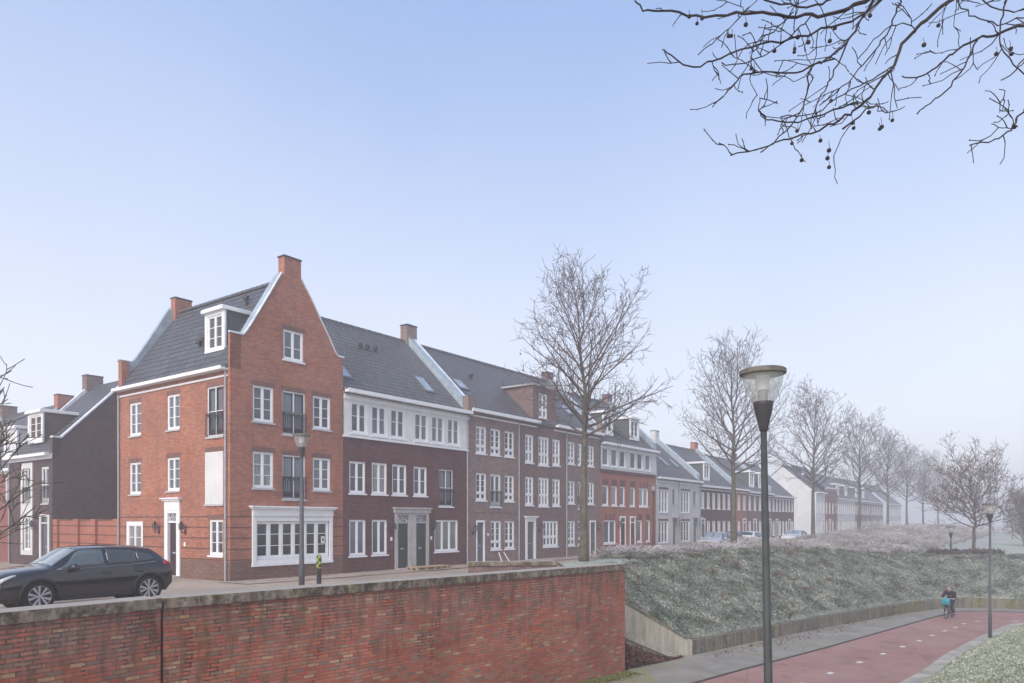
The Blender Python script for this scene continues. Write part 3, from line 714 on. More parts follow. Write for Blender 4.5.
def gcap(y0, y1, name='gable_coping', mat='frost_zinc'):
    for pts in ([(-.05, 10.12)]+GL[1:], GR[:-1]+[(Wd+.05, 10.12)]):
        poly = [(x, z+.07) for x, z in pts]+[(x, z) for x, z in reversed(pts)]
        MB().prism(poly, lambda a, b: (a, y0, b), lambda a, b: (a, y1, b)).build(name, M[mat], h1)
gcap(-.05, .06); gcap(DP-.2, DP+.04, 'gable_capping', 'zinc')
for pts in (GL[1:], GR[:-1]):
    poly = [(x, z+.06) for x, z in pts]+[(x, z-.02) for x, z in reversed(pts)]
    MB().prism(poly, lambda a, b: (a, .062, b), lambda a, b: (a, .40, b)).build('gable_capping', M['zinc'], h1)
for y0, y1 in ((-.004, .42), (DP-.42, DP+.004)):
    c = MB(); zt_ = 13.95 if y0 < 1 else 13.72; c.box((2.6, y0, 12.3), (3.48, y1, zt_)); ch = c.build('chimney', M['brick_corner'], h1)
    MB().box((2.57, y0-.03, zt_), (3.51, y1+.03, zt_+.06)).build('chimney_cap', M['frame_dark'], ch)
gp2 = gp
wall('rear_gable', lambda x, d, z: (x, DP+d, z), gp, [], M['brick_corner'], h1)
wall('rear_gable_inner', lambda x, d, z: (x, DP-.2+d, z), gp, [], M['zinc'], h1, z0=8)
# zinc flashing between roof and gables (the broad pale strip seen from the side)
for y0 in (.34,):
    MB().prism([(.12, 8.85), (.5, 9.9), (.82, 10.38), (2.43, 13.1), (2.43, 12.3), (0.0, 8.78)], lambda a, b, y0=y0: (a, y0+.002, b), lambda a, b, y0=y0: (a, y0+.2, b)).build('lead_flashing', M['zinc'], h1)
so_ = [(7.07,8.12,6.46,8.0),(7.07,8.12,3.74,5.22),(6.91,8.49,.95,2.5),(3.77,4.8,6.5,8.04),(3.77,4.8,3.82,5.28),(.47,1.66,5.98,8.06),(.5,1.49,1.08,2.56),(3.93,4.72,.12,2.9)]
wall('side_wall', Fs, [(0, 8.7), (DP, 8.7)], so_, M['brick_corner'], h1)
MB().box((0, 0, 8.7), (.5, .13, 10.12)).build('shoulder', M['brick_corner'], h1); MB().box((0, DP-.34, 8.7), (.34, DP, 10.12)).build('shoulder', M['brick_corner'], h1)
wall('party_wall', lambda s, d, z: (Wd+d, s, z), [(0, 8.7), (DP, 8.7)], [], M['brick_corner'], h1, d=-.005)
LN = 'brick_soldier'
for x0, x1, z0, z1 in (fo[0], fo[2], fo[3], fo[5]): window(h1, Ff, x0, x1, z0, z1, lintel=LN, sill='stone')
window(h1, Ff, *fo[6], bars=(.4,), lintel=LN, sill='white')
for q in (fo[1], fo[4]): french(h1, Ff, *q, rail=.98, lintel=LN)
for q in (so_[0], so_[1]): window(h1, Fs, *q, lintel=LN)
window(h1, Fs, *so_[2], bars=(.5,), sill='white', fw=.2)
for q in (so_[3], so_[4]): window(h1, Fs, *q, lintel=LN)
french(h1, Fs, *so_[5], rail=.98, lintel=LN); window(h1, Fs, *so_[6], lintel=LN, sill='white')
bp = MB(); bp.box((.45, -.01, 3.2), (1.75, .035, 5.35), Fs); b_ = bp.build('blind_panel', M['render_white'], h1, 'blank white panel in place of a window')
MB().box((.42, .0, 3.12), (1.78, .07, 3.197), Fs).build('sill', M['stone'], b_); MB().box((.4, .0, 5.35), (1.8, .006, 5.55), Fs).build('lintel', M['brick_soldier'], b_)
door(h1, Fs, 3.97, 4.68, .12, 2.42, 'door_dark', fan=.42, surround=.27, crown=.42)
wall_lantern(h1, Fs, 5.45, 2.15); wall_lantern(h1, Fs, 3.28, 2.15); house_number(h1, Fs, 3.35, 1.5)
# shopfront
sm = MB(); sm.box((1.0, 0, 2.72), (5.2, .12, 3.0), Ff); sm.box((.92, 0, 3.0), (5.28, .2, 3.07), Ff); sm.box((.86, 0, 3.07), (5.34, .27, 3.13), Ff); sm.box((.98, 0, .6), (5.22, .09, .72), Ff)
sm.box((1.0, 0, .72), (1.16, .08, 2.72), Ff); sm.box((5.04, 0, .72), (5.2, .08, 2.72), Ff); sm.box((1.16, 0, .72), (5.04, .05, .88), Ff); sm.box((1.16, 0, 2.5), (5.04, .05, 2.72), Ff)
sm.build('shopfront_surround', M['white'], h1)
shop = window(h1, Ff, 1.16, 5.04, .88, 2.5, 6, (.33, .66), sill=None, glass='glass_dark', fw=.06, cw=.07)
MB().box((4.62, -.05, 1.5), (4.82, -.035, 1.8), Ff).build('notice_sheet', M['white'], shop)
MB().box((4.67, -.035, 1.57), (4.77, -.033, 1.73), Ff).build('notice_print', M['door_grey'], shop)
# roof
m = MB(); pf = [(-.12, EZ+.02), (rx_, RZ), (Wd+.05, EZ+.02), (Wd+.05, EZ-.12), (rx_, RZ-.2), (-.12, EZ-.12)]
m.prism(pf, lambda a, b: (a, .14, b), lambda a, b: (a, DP-.21, b)); rf = m.build('roof', M['tiles'], h1)
m = MB()
for i in range(22):
    a = .36+(DP-.72)*i/22; m.prism([(rx_-.13, RZ-.1), (rx_-.09, RZ+.05), (rx_, RZ+.09), (rx_+.09, RZ+.05), (rx_+.13, RZ-.1)], lambda u, v, a=a: (u, a, v), lambda u, v, a=a: (u, a+.37, v-.012))
m.build('ridge_tiles', M['tiles'], rf)
m = MB(); m.box((.14, .0, 8.36), (DP-.0, .05, 8.44), Fs); m.box((.14, .0, 8.62), (DP-.0, .34, 8.7), Fs); m.box((.14, .31, 8.7), (DP, .34, 8.76), Fs); m.build('gutter', M['white'], h1)
downpipe(h1, Fs, .22, 8.6); downpipe(h1, Fs, 9.05, 8.5)
dormer(h1, Fs, 1.3, 2.7, 9.66, 11.4, -.6, -1.95)
vent_s(h1, 3.55, 1.05, 10.35); vent_s(h1, 3.75, .95, 10.15); vent_s(h1, 2.2, 2.25, 12.15)

# ---- double house with white upper band ----------------------------
def place(name, x0, x1, label, base_mat, ze, zr, **k):
    h = house(name, x0, label); w_ = x1-x0; shell(h, 0, w_, DP, ze, zr, 4.6, M[base_mat], **k)
    r = roof(h, 0, w_, -.15, ze, 4.6, zr, DP+.1, k.get('tiles', 'tiles') if False else 'tiles2')
    return h, w_
h2, w2 = place('double_house', 5.86, 15.0, 'purple brown brick double house with white upper storey band and two dark green doors', 'brick_purple', 8.62, 13.3)
o_ = 5.86
b_op = [(a-o_-.06, b-o_+.06, 6.68, 8.16) for a, b in ((6.38,7.28),(7.68,8.58),(8.96,9.86),(10.69,11.59),(11.98,12.88),(13.27,14.17))]
l_op = [(6.25-o_,7.26-o_,3.82,5.34),(7.67-o_,8.69-o_,3.82,5.36),(9.05-o_,10.07-o_,3.82,5.36),(10.59-o_,11.6-o_,3.82,5.34),(12.57-o_,13.7-o_,3.3,5.3),(6.25-o_,7.28-o_,.84,2.56),(7.68-o_,8.7-o_,.84,2.56),(12.2-o_,14.13-o_,.84,2.55),(9.42-o_,10.2-o_,.1,2.9),(10.74-o_,11.52-o_,.1,2.9)]
wall('front_wall', Ff, [(0, 6.55), (w2, 6.55)], l_op, M['brick_purple'], h2)
wall('upper_band', Ff, [(0, 8.62), (w2, 8.62)], b_op, M['cream'], h2, z0=6.55, d=.04)
m = MB(); m.box((0, 0, 6.45), (w2, .09, 6.55), Ff)
for i, x in enumerate(np.linspace(0, w2, 8)): m.box((max(0, x-.03), .04, 6.6), (min(w2, x+.0), .052, 8.1), Ff)
m.box((0, .04, 8.24), (w2, .1, 8.29), Ff); m.build('band_moulding', M['white'], h2)
gutter(h2, 0, w2, 8.66, d=.04, out=.36)
for q in b_op: window(h2, Ff, *q, bars=(.55,), sill='white', d=.04, cw=.04)
for i, q in enumerate(l_op[:4]): window(h2, Ff, *q, bars=(.5,), sill='white', lintel=None, cw=.04)
french(h2, Ff, *l_op[4], rail=.95, sill='white')
for q in l_op[5:7]: window(h2, Ff, *q, bars=(), sill='white', cw=.04)
window(h2, Ff, *l_op[7], cas=3, bars=(), sill='white', cw=.035)
for a in (9.42-o_, 10.74-o_): door(h2, Ff, a, a+.78, .1, 2.38, 'door_green', fan=.42, surround=.2, smat='grey_paint')
m = MB(); m.box((9.14-o_, 0, 2.92), (11.8-o_, .12, 3.12), Ff); m.box((9.08-o_, 0, 3.12), (11.86-o_, .18, 3.2), Ff); m.box((10.4-o_, 0, .1), (10.54-o_, .04, 2.92), Ff); m.build('door_hood', M['grey_paint'], h2)
wall_lantern(h2, Ff, 8.98-o_, 2.1); wall_lantern(h2, Ff, 12.0-o_, 2.2); house_number(h2, Ff, 8.98-o_, 1.6); house_number(h2, Ff, 11.93-o_, 1.6)
rz2 = lambda y: 8.62+(13.3-8.62)*(y+.15)/4.75
skylight(h2, 6.05-o_, 7.0-o_, .55, 1.35, rz2); skylight(h2, 12.3-o_, 13.1-o_, .75, 1.75, rz2)
for x in (9.6, 10.1, 10.7): vent(h2, x-o_, 3.0, rz2(3.0)-.1)
firewall(h2, w2-.02, 8.62, 13.3, 4.6, M['brick_grey'])
downpipe(h2, Ff, w2-.12, 8.4)

# ---- three grey-brown houses ---------------------------------------
H3OP = dict(tr=.24, bars=(.33, .66))
def grey_house(name, x0, x1, label, mat, ups, mids, gr, dr_, frenchmid, mirror=False, tall_mid=False):
    h = house(name, x0, label); w_ = x1-x0; shell(h, 0, w_, DP, 8.85, 13.3, 4.6, M[mat], left=False, right=name == 'end_house'); 
    roof(h, 0, w_, -.15, 8.85, 4.6, 13.3, DP+.1, 'tiles2')
    ops = []
    for a, b, z0, z1 in ups+mids+gr: ops.append((a-x0, b-x0, z0, z1))
    da, db = dr_; ops.append((da-x0, db-x0, .08, 2.5)); return h, w_, ops
x3, x3b, x3c, x3e = 15.0, 20.0, 25.5, 30.2
# left
ups = [(15.73,16.68,6.42,7.99),(17.1,18.05,6.42,7.98),(18.49,19.44,6.42,7.97)]
mids = [(15.73,16.68,3.7,5.28),(17.08,18.08,3.35,5.28),(18.49,19.44,3.7,5.27)]
gr = [(17.12,18.12,.8,2.5),(18.5,19.48,.8,2.5)]
h, w_, ops = grey_house('terraced_house', x3, x3b, 'grey brown brick house with slate grey door at its left end and a wheel-less white sawhorse board outside', 'brick_grey', ups, mids, gr, (15.78, 16.5), True)
h['label'] = 'grey brown brick house with grey door at left, just right of the white banded house'
wall('front_wall', Ff, [(0, 8.8), (w_, 8.8)], ops, M['brick_grey'], h)
for i, q in enumerate(ops[:8]):
    if i == 4: french(h, Ff, *q, rail=.95, inner='white', sill='white')
    else: window(h, Ff, *q, sill='white', **H3OP, cw=.04)
door(h, Ff, ops[8][0]+.02, ops[8][1]-.04, .08, 2.42, 'door_grey', fan=0, surround=.05)
wall_lantern(h, Ff, .45, 1.95); house_number(h, Ff, 1.85, 1.7)
gutter(h, 0, w_, 8.87, out=.4); downpipe(h, Ff, w_-.1, 8.6); MB().box((0, .001, 3.0), (w_, .03, 3.08), Ff).build('string_course', M['brick_grey'], h)
rz3 = lambda y: 8.85+(13.3-8.85)*(y+.15)/4.75
skylight(h, .9, 1.75, 1.35, 2.1, rz3); vent(h, 3.4, 2.6, rz3(2.6)-.1)
# middle with wall dormer
ups = [(20.66,21.56,6.2,7.97),(22.15,23.35,6.12,7.98),(23.8,24.72,6.2,7.95)]
mids = [(20.66,21.56,3.5,5.3),(22.15,23.35,3.45,5.32),(23.8,24.72,3.5,5.3)]
gr = [(22.66,24.47,.8,2.5)]
h, w_, ops = grey_house('terraced_house', x3b, x3c, 'mauve brown brick house with a tall brick wall dormer breaking the white gutter', 'brick_mauve', ups, mids, gr, (20.85, 21.6), False)
dl_, dr__ = 21.5-x3b, 24.2-x3b; wl = (22.2-x3b, 23.15-x3b, 9.2, 10.8)
wall('front_wall', Ff, [(0, 8.8), (dl_, 8.8), (dl_+.001, 11.2), (dr__, 11.2), (dr__+.001, 8.8), (w_, 8.8)], ops+[wl], M['brick_mauve'], h)
for i, q in enumerate(ops[:7]):
    c3 = i in (1, 4); window(h, Ff, *q, sill='white', tr=.36, bars=(.33, .66) if i < 6 else (.5,), cas=(4 if i == 6 else 3 if c3 else 2), cw=.045, fw=.09)
window(h, Ff, *wl, sill='white', tr=.3, cw=.04)
door(h, Ff, ops[7][0], ops[7][1], .08, 2.45, 'door_grey', fan=0, surround=.2, crown=.1)
wall_lantern(h, Ff, 22.2-x3b, 2.0)
m = MB(); m.box((dl_, .34, 8.7), (dl_+.25, 3.3, 11.2)); m.box((dr__-.25, .34, 8.7), (dr__, 3.3, 11.2)); m.box((dl_, .0, 8.8), (dl_+.02, .34, 11.2)); m.box((dr__-.02, 0, 8.8), (dr__, .34, 11.2)); m.build('dormer_cheek', M['brick_mauve'], h)
m = MB(); m.box((dl_-.2, -.22, 11.2), (dr__+.2, 3.2, 11.29)); m.build('dormer_roof', M['stone'], h)
gutter(h, 0, dl_-.02+.4, 8.87, out=.4); gutter(h, dr__-.25, w_, 8.87, out=.4); downpipe(h, Ff, w_-.03, 8.6)
# right
ups = [(25.74,26.62,6.42,7.95),(27.05,27.93,6.42,7.93),(28.42,29.3,6.42,7.9)]
mids = [(25.74,26.62,3.7,5.26),(27.05,27.95,3.35,5.26),(28.42,29.3,3.7,5.26)]
gr = [(25.76,26.66,.8,2.5),(27.07,27.97,.8,2.5)]
h, w_, ops = grey_house('terraced_house', x3c, x3e, 'grey brown brick house behind the nearest tree, its door at the right end', 'brick_grey', ups, mids, gr, (28.75, 29.45), True)
wall('front_wall', Ff, [(0, 8.8), (w_, 8.8)], ops, M['brick_grey'], h)
for i, q in enumerate(ops[:8]):
    if i == 4: french(h, Ff, *q, rail=.95, inner='white', sill='white')
    else: window(h, Ff, *q, sill='white', **H3OP, cw=.04)
door(h, Ff, ops[8][0], ops[8][1], .08, 2.42, 'door_grey', fan=0, surround=.06); wall_lantern(h, Ff, 4.3, 2.0)
gutter(h, 0, w_, 8.87, out=.4); skylight(h, 2.2, 3.0, 1.2, 2.0, rz3)
firewall(h, w_-.02, 8.7, 13.2, 4.6, M['brick_mauve'], cz=.7)

# ---- orange house with white band and two dormers ------------------
h4, w4 = place('double_house', 30.2, 39.7, 'bright orange brick double house with white window band and two tall dormers', 'brick_orange', 8.3, 12.8)
o_ = 30.2
bop = [(a-o_-.04, b-o_+.04, 6.6, 7.95) for a, b in ((30.5,31.38),(31.88,32.76),(33.2,34.1),(34.97,35.85),(36.2,37.08),(37.65,38.55))]
lop = [(a-o_, b-o_, 3.65, 5.15) for a, b in ((30.5,31.45),(31.94,32.82),(33.25,34.1),(34.97,35.83))]+[(36.54-o_,38.2-o_,3.65,5.15),(30.74-o_,32.6-o_,.8,2.55),(36.27-o_,37.08-o_,.8,2.55),(37.81-o_,38.55-o_,.8,2.55),(33.35-o_,34.1-o_,.05,2.85),(35.02-o_,35.77-o_,.05,2.85)]
wall('front_wall', Ff, [(0, 6.35), (w4, 6.35)], lop, M['brick_orange'], h4)
wall('upper_band', Ff, [(0, 8.3), (w4, 8.3)], bop, M['render_white'], h4, z0=6.35, d=.05)
gutter(h4, 0, w4, 8.3, out=.36, d=.05); MB().box((0, .0, 6.1), (w4, .07, 6.35), Ff).build('band_ledge', M['brick_purple'], h4)
for q in bop: window(h4, Ff, *q, cas=1, bars=(), sill='white', d=.05, cw=.03)
for i, q in enumerate(lop[:8]):
    window(h4, Ff, *q, cas=2 if i in (4, 5) else 1, bars=(), sill='white', cw=.04)
    mm = MB()
    for k in range(3): xx = q[0]+(q[1]-q[0])*(k+.5)/3; mm.box((xx-.09, .001, q[3]+.02), (xx+.09, .03, q[3]+.5), Ff)
    mm.build('brick_ornament', M['brick_purple'], h4)
for q in lop[8:]: door(h4, Ff, q[0], q[1], .05, 2.35, 'door_dark', fan=.4, surround=.08, lead=False)
wall_lantern(h4, Ff, 33.05-o_, 2.2)
dormer(h4, Ff, 1.4, 2.9, 9.15, 10.7, -.55, -2.8, mat='cheek'); dormer(h4, Ff, 5.85, 7.35, 9.15, 10.75, -.55, -2.8, mat='cheek')
firewall(h4, w4-.02, 8.3, 12.8, 4.6, M['brick_mauve'], pier=False, cz=.7)
downpipe(h4, Ff, w4-.1, 8.1)

# ---- pale painted double house -------------------------------------
h5, w5 = place('double_house', 39.7, 49.3, 'white painted brick double house with three skylights, low eaves and tall narrow slit windows', 'brick_white', 6.15, 10.4)
o_ = 39.7
lop = [(40.25-o_,42.1-o_,3.2,5.2),(44.9-o_,46.8-o_,3.2,5.2),(43.0-o_,43.65-o_,3.9,5.3),(47.7-o_,48.35-o_,3.9,5.3),(40.2-o_,42.1-o_,.6,2.5),(44.9-o_,46.8-o_,.6,2.5),(43.05-o_,43.85-o_,.05,2.7),(47.7-o_,48.5-o_,.05,2.7)]
wall('front_wall', Ff, [(0, 6.1), (w5, 6.1)], lop, M['brick_white'], h5)
for i, q in enumerate(lop[:6]): window(h5, Ff, *q, cas=1 if i in (2, 3) else 3, bars=() if i in (2, 3) else (.5,), sill='stone', cw=.035, frame='pipe' if i in (2, 3) else 'white', lintel=None if i in (2,3) else 'brick_soldier')
for q in lop[6:]:
    door(h5, Ff, q[0], q[1], .05, 2.3, 'door_grey', fan=.35, surround=.06, lead=False, smat='pipe'); MB().box((q[0]-.2, 0, 2.78), (q[1]+.2, .6, 2.9), Ff).build('door_canopy', M['pipe'], h5)
gutter(h5, 0, w5, 6.2, out=.4); downpipe(h5, Ff, 44.35-o_, 6); downpipe(h5, Ff, w5-.1, 6)
rz5 = lambda y: 6.15+(10.4-6.15)*(y+.15)/4.75
skylight(h5, 5.0, 5.7, 1.3, 2.3, rz5); skylight(h5, 7.2, 7.9, 1.3, 2.2, rz5); skylight(h5, .5, 1.2, 2.2, 3, rz5)
firewall(h5, w5-.02, 6.15, 10.4, 4.6, M['brick_white'], pier=False, cz=.9)
MB().box((-.35, 4.2, 10.2), (.5, 5.0, 11.4)).build('chimney', M['brick_white'], h5) if False else None

# ---- simpler houses farther down the terrace -----------------------
def far_house(name, x0, x1, label, mat, ze, zr, n, dorm=(), band=None, doors=(.5,), fw_=False, chim='brick_mauve', right=False, left=False, s0=0, glass='glass', frame='white', storeys=2, mat_l=None):
    h = house(name, x0, label, s0); w_ = x1-x0
    shell(h, 0, w_, DP, ze, zr, 4.6, M[mat], left=left, right=right, mat_l=mat_l)
    roof(h, 0, w_, -.15, ze, 4.6, zr, DP+.1, 'tiles2')
    ops = []; st_ = w_/n; dx = [int(q*n) for q in doors]
    for k in range(n):
        c = (k+.5)*st_
        for f in range(1, storeys): ops.append((c-.42, c+.42, .9+2.8*f, 2.45+2.8*f))
        if k in dx: continue
        ops.append((c-.45, c+.45, .8, 2.5))
    dd = [((k+.5)*st_-.42, (k+.5)*st_+.42, .05, 2.7) for k in dx]
    wall('front_wall', Ff, [(0, ze-.05), (w_, ze-.05)], ops+dd, M[mat], h)
    for q in ops: window(h, Ff, *q, cas=2, bars=(), sill='white', cw=.05, frame=frame)
    for q in dd: door(h, Ff, q[0], q[1], .05, 2.3, 'door_grey', fan=.35, surround=.1, lead=False)
    gutter(h, 0, w_, ze+.02, out=.38)
    for a in dorm: dormer(h, Ff, a, a+1.5, ze+.7, ze+2.3, -.6, -2.6)
    if fw_: firewall(h, w_-.02, ze, zr, 4.6, M[chim], pier=False, cz=.8)
    return h
far_house('terraced_house', 49.3, 59.2, 'dark brown house behind the parked cars, broad grey dormer near its left end', 'brick_purple', 5.85, 10.2, 7, dorm=(2.4,), doors=(.1, .9), fw_=True, chim='brick_orange')
far_house('terraced_house', 59.2, 62.7, 'narrow slice of orange brick house between two brown ones', 'brick_orange', 5.85, 10.0, 2, dorm=(), doors=(0.6,))
far_house('terraced_house', 62.7, 71.6, 'mid brown house in the fog with two white framed dormers', 'brick_mauve', 5.7, 9.9, 5, dorm=(2.6, 5.8), doors=(.3, .8), fw_=True)
far_house('terraced_house', 71.6, 80.9, 'dark brown last house before the side street, close-set tall windows', 'brick_purple', 5.5, 9.8, 7, doors=(.2, .8), right=True, fw_=False)
far_house('gable_house', 92, 97.2, 'pale rendered house in fog showing its blank white gable beyond the side street', 'render_white', 6.6, 10.6, 3, doors=(.9,), left=True, right=True)
far_house('foggy_house', 97.2, 105, 'pinkish red brick house in the fog next to the pale gable house', 'brick_wine', 7.4, 10.9, 4, doors=(.3,))
far_house('foggy_house', 105, 118, 'long pale house with dormers far down the row in the fog', 'brick_white', 6.0, 10.3, 9, dorm=(2, 8), doors=(.2, .7), right=True)
far_house('foggy_house', 118, 131, 'faint brown house behind the third tree trunk from the near end', 'brick_mauve', 6.0, 10.2, 8, dorm=(3, 9), doors=(.3, .8))
far_house('foggy_house', 131, 144, 'faint grey brick house just beyond the brown one, almost lost in fog', 'brick_grey', 6.0, 10.4, 8, doors=(.3, .8))
far_house('foggy_house', 150, 166, 'most distant long pale house, barely visible at the end of the row', 'brick_white', 6.0, 10.3, 10, doors=(.3, .8))

# ---- row behind the corner house (faces the square) -----------------
def Fside(s, d, z): return (-d, s, z)
def side_row(name, s0, s1, label, mat, ze, zr, t0=0.0, shoulder=False, chim='brick_mauve'):
    h = empty(name, W(t0, s0, 0), ANG, label, 'house', 'houses behind the corner house'); L = s1-s0; wd = 9.2; r = 4.6
    m = MB(); pf = [(-.15, ze), (r, zr), (wd, ze), (wd, ze-.14), (r, zr-.18), (-.15, ze-.14)]
    m.prism(pf, lambda a, b: (a, .02, b), lambda a, b: (a, L, b)); m.build('roof', M['tiles2'], h)
    gpf = [(0, ze+.85), (.45, ze+.85), (r, zr+.3), (wd, ze)] if shoulder else [(0, ze), (r, zr-.1), (wd, ze)]
    wall('gable_wall', lambda x, d, z: (x, -d, z), gpf, [], mat, h)
    if shoulder:
        MB().prism([(a, b+.08) for a, b in gpf[:3]]+[(a, b-.02) for a, b in reversed(gpf[:3])], lambda a, b: (a, -.05, b), lambda a, b: (a, .3, b)).build('gable_coping', M['frost_zinc'], h)
        MB().box((0, 0, ze-.2), (.45, .3, ze+.84)).build('shoulder', mat, h)
        MB().prism([(.4, ze+.4), (.4, ze+.8), (r, zr+.28), (r, zr-.1)], lambda a, b: (a, .02, b), lambda a, b: (a, .28, b)).build('lead_flashing', M['zinc'], h)
    MB().prism([(.3, ze+.3), (.5, ze+.75), (r, zr+.3), (r, zr-.1)], lambda a, b: (a, L-.12, b), lambda a, b: (a, L+.15, b)).build('parapet_cap', M['frost_zinc'], h)
    c = MB(); c.box((r-.5, L-.3, zr-.3), (r+.5, L+.3, zr+.6)); q = c.build('chimney', M[chim], h); MB().box((r-.53, L-.33, zr+.6), (r+.53, L+.33, zr+.66)).build('chimney_cap', M['frame_dark'], q)
    m = MB(); m.box((.02, 0, ze-.3), (L, .1, ze-.14), Fside); m.box((.02, 0, ze-.14), (L, .38, ze+.02), Fside); m.build('gutter', M['white'], h)
    wall('rear_wall', lambda s, d, z: (wd+d, s, z), [(0, ze), (L, ze)], [], mat, h)
    return h, L
S1 = 16.4
ha, L = side_row('row_house', S1, 22.1, 'dark brown brick house with a large blank gable wall, left of the corner house', M['brick_dark'], 6.15, 11.0, shoulder=True)
ops = [(.45,1.4,3.45,5.45),(.5,1.35,.12,2.75),(2.7,3.75,3.45,5.45),(2.7,3.75,.85,2.75)]
wall('front_wall', Fside, [(0, 6.1), (L, 6.1)], ops, M['brick_dark'], ha)
french(ha, Fside, *ops[0], rail=.95, inner='white'); window(ha, Fside, *ops[3], bars=(.25,.5,.75), sill=None, cw=.038)
door(ha, Fside, .5, 1.35, .12, 2.35, 'door_grey', fan=.4, surround=.2, smat='render_white', lead=False)
french(ha, Fside, *ops[2], rail=.95, inner='white', sill=None)
m = MB(); m.box((2.45, .0, .6), (2.7, .05, 5.75), Fside); m.box((3.75, 0, .6), (4.0, .05, 5.75), Fside); m.box((2.7, 0, 2.75), (3.75, .04, 3.45), Fside); m.box((2.7, 0, 5.45), (3.75, .05, 5.75), Fside); m.box((2.7, 0, .6), (3.75, .06, .85), Fside); m.build('window_surround', M['render_white'], ha)
dormer(ha, Fside, 2.3, 4.2, 7.0, 8.6, -.45, -2.3, mat='brick_dark'); wall_lantern(ha, Fside, 2.1, 2.2); downpipe(ha, Fside, L-.1, 6)
hb, L = side_row('row_house', 22.1, 27.4, 'brown house with orange chimney at the far left, partly behind the bare tree', M['brick_mauve'], 5.6, 10.4, t0=.5, chim='brick_orange')
wall('front_wall', Fside, [(0, 5.5), (L, 5.5)], [(1,2.1,3.5,5.1),(3.2,4.2,3.5,5.1)], M['brick_wine'], hb)
for q in ((1,2.1,3.5,5.1),(3.2,4.2,3.5,5.1)): window(hb, Fside, *q)
dormer(hb, Fside, 1.5, 3.4, 6.4, 8.1, -.45, -2.3, mat='render_white')
hc, L = side_row('row_house', 27.4, 36, 'last house at the left edge of the picture with a mauve chimney', M['brick_orange'], 5.6, 10.4, t0=.2)
wall('front_wall', Fside, [(0, 5.5), (L, 5.5)], [(1,2.1,3.5,5.1),(3.2,4.2,3.5,5.1)], M['brick_wine'], hc)
for q in ((1,2.1,3.5,5.1),(3.2,4.2,3.5,5.1)): window(hc, Fside, *q)
# garden wall between
gw = empty('garden_wall', W(0, 9.25, 0), ANG, 'orange brick garden wall with piers between the corner house and the dark house', 'wall')
m = MB(); m.box((.12, 0, -.4), (.34, 7.1, 2.52)); m.build('wall_panel', M['brick_garden'], gw)
for i, s in enumerate((.0, 2.3, 4.2, 6.6)): MB().box((.0, s, -.4), (.46, s+.5, 2.6)).build('pier', M['brick_garden'], gw)
MB().box((.08, 0, 2.52), (.38, 7.1, 2.57)).build('wall_capping', M['brick_soldier'], gw)
# ------------------------------------------------------------------ bare trees
def mk_bark(name, a, b):
    m = NT(name); n = m.noise(3, 6, None, .7, .8)
    c = m.mix(m.ramp(n, [(.42, g(0)), (.58, g(1))]), a, b); m.bump(n, .5, .03); return m.base(c, .9, .1)
M['bark'] = mk_bark('plane_bark', (.15,.13,.09), (.08,.07,.052)); M['twig'] = mk_bark('frosty_twigs', (.15,.122,.108), (.10,.082,.075))
M['twig_dark'] = mk_bark('dark_twigs', (.05,.038,.034), (.03,.024,.022)); M['twig_brown'] = mk_bark('brown_twigs', (.17,.115,.095), (.11,.08,.07))
def branch(mb, rnd, p, d, L, r, lvl, up, kdens, k=4, tips=None, droop=0.0, twig=.0105):
    """grow one curved limb with its own side limbs"""
    n = max(3, int(L/(.28 if lvl > 1 else .45))); pts = [Vector(p)]; rs = [r]; d = Vector(d).normalized(); q = Vector(p)
    for i in range(n):
        d = (d+Vector((rnd.gauss(0, .075), rnd.gauss(0, .075), rnd.gauss(0, .05)+up-droop*(1 if i > n*.5 else 0)))).normalized()
        q = q+d*(L/n); pts.append(q.copy()); rs.append(max(twig*.75, r*(1-(i+1)/n*.82)))
    mb.tube(pts, rs, k if lvl < 2 else 3, caps=False)
    if tips is not None and lvl >= 1: tips.append(pts[-1])
    if lvl >= 3: return
    nb = max(2, int(L*kdens[lvl])); a0 = rnd.random()*6.28
    for j in range(nb):
        f = .18+.8*(j+rnd.random()*.7)/nb; i = min(n-1, int(f*n)); t = f*n-i
        b = pts[i].lerp(pts[i+1], t); dd = (pts[i+1]-pts[i]).normalized()
        s = dd.orthogonal().normalized(); s.rotate(Matrix.Rotation(a0+j*2.4+rnd.random()*.6, 3, dd))
        ang = rad(rnd.uniform(32, 58)); nd = dd*math.cos(ang)+s*math.sin(ang); nd.z += .12
        LL = L*(1-f*.62)*rnd.uniform(.34, .58) if lvl < 2 else rnd.uniform(.25, .6)
        LL = max(.25, LL)
        branch(mb, rnd, b, nd, LL, max(twig, rs[i]*.5), lvl+1, up*1.1, kdens, k, tips, droop, twig)
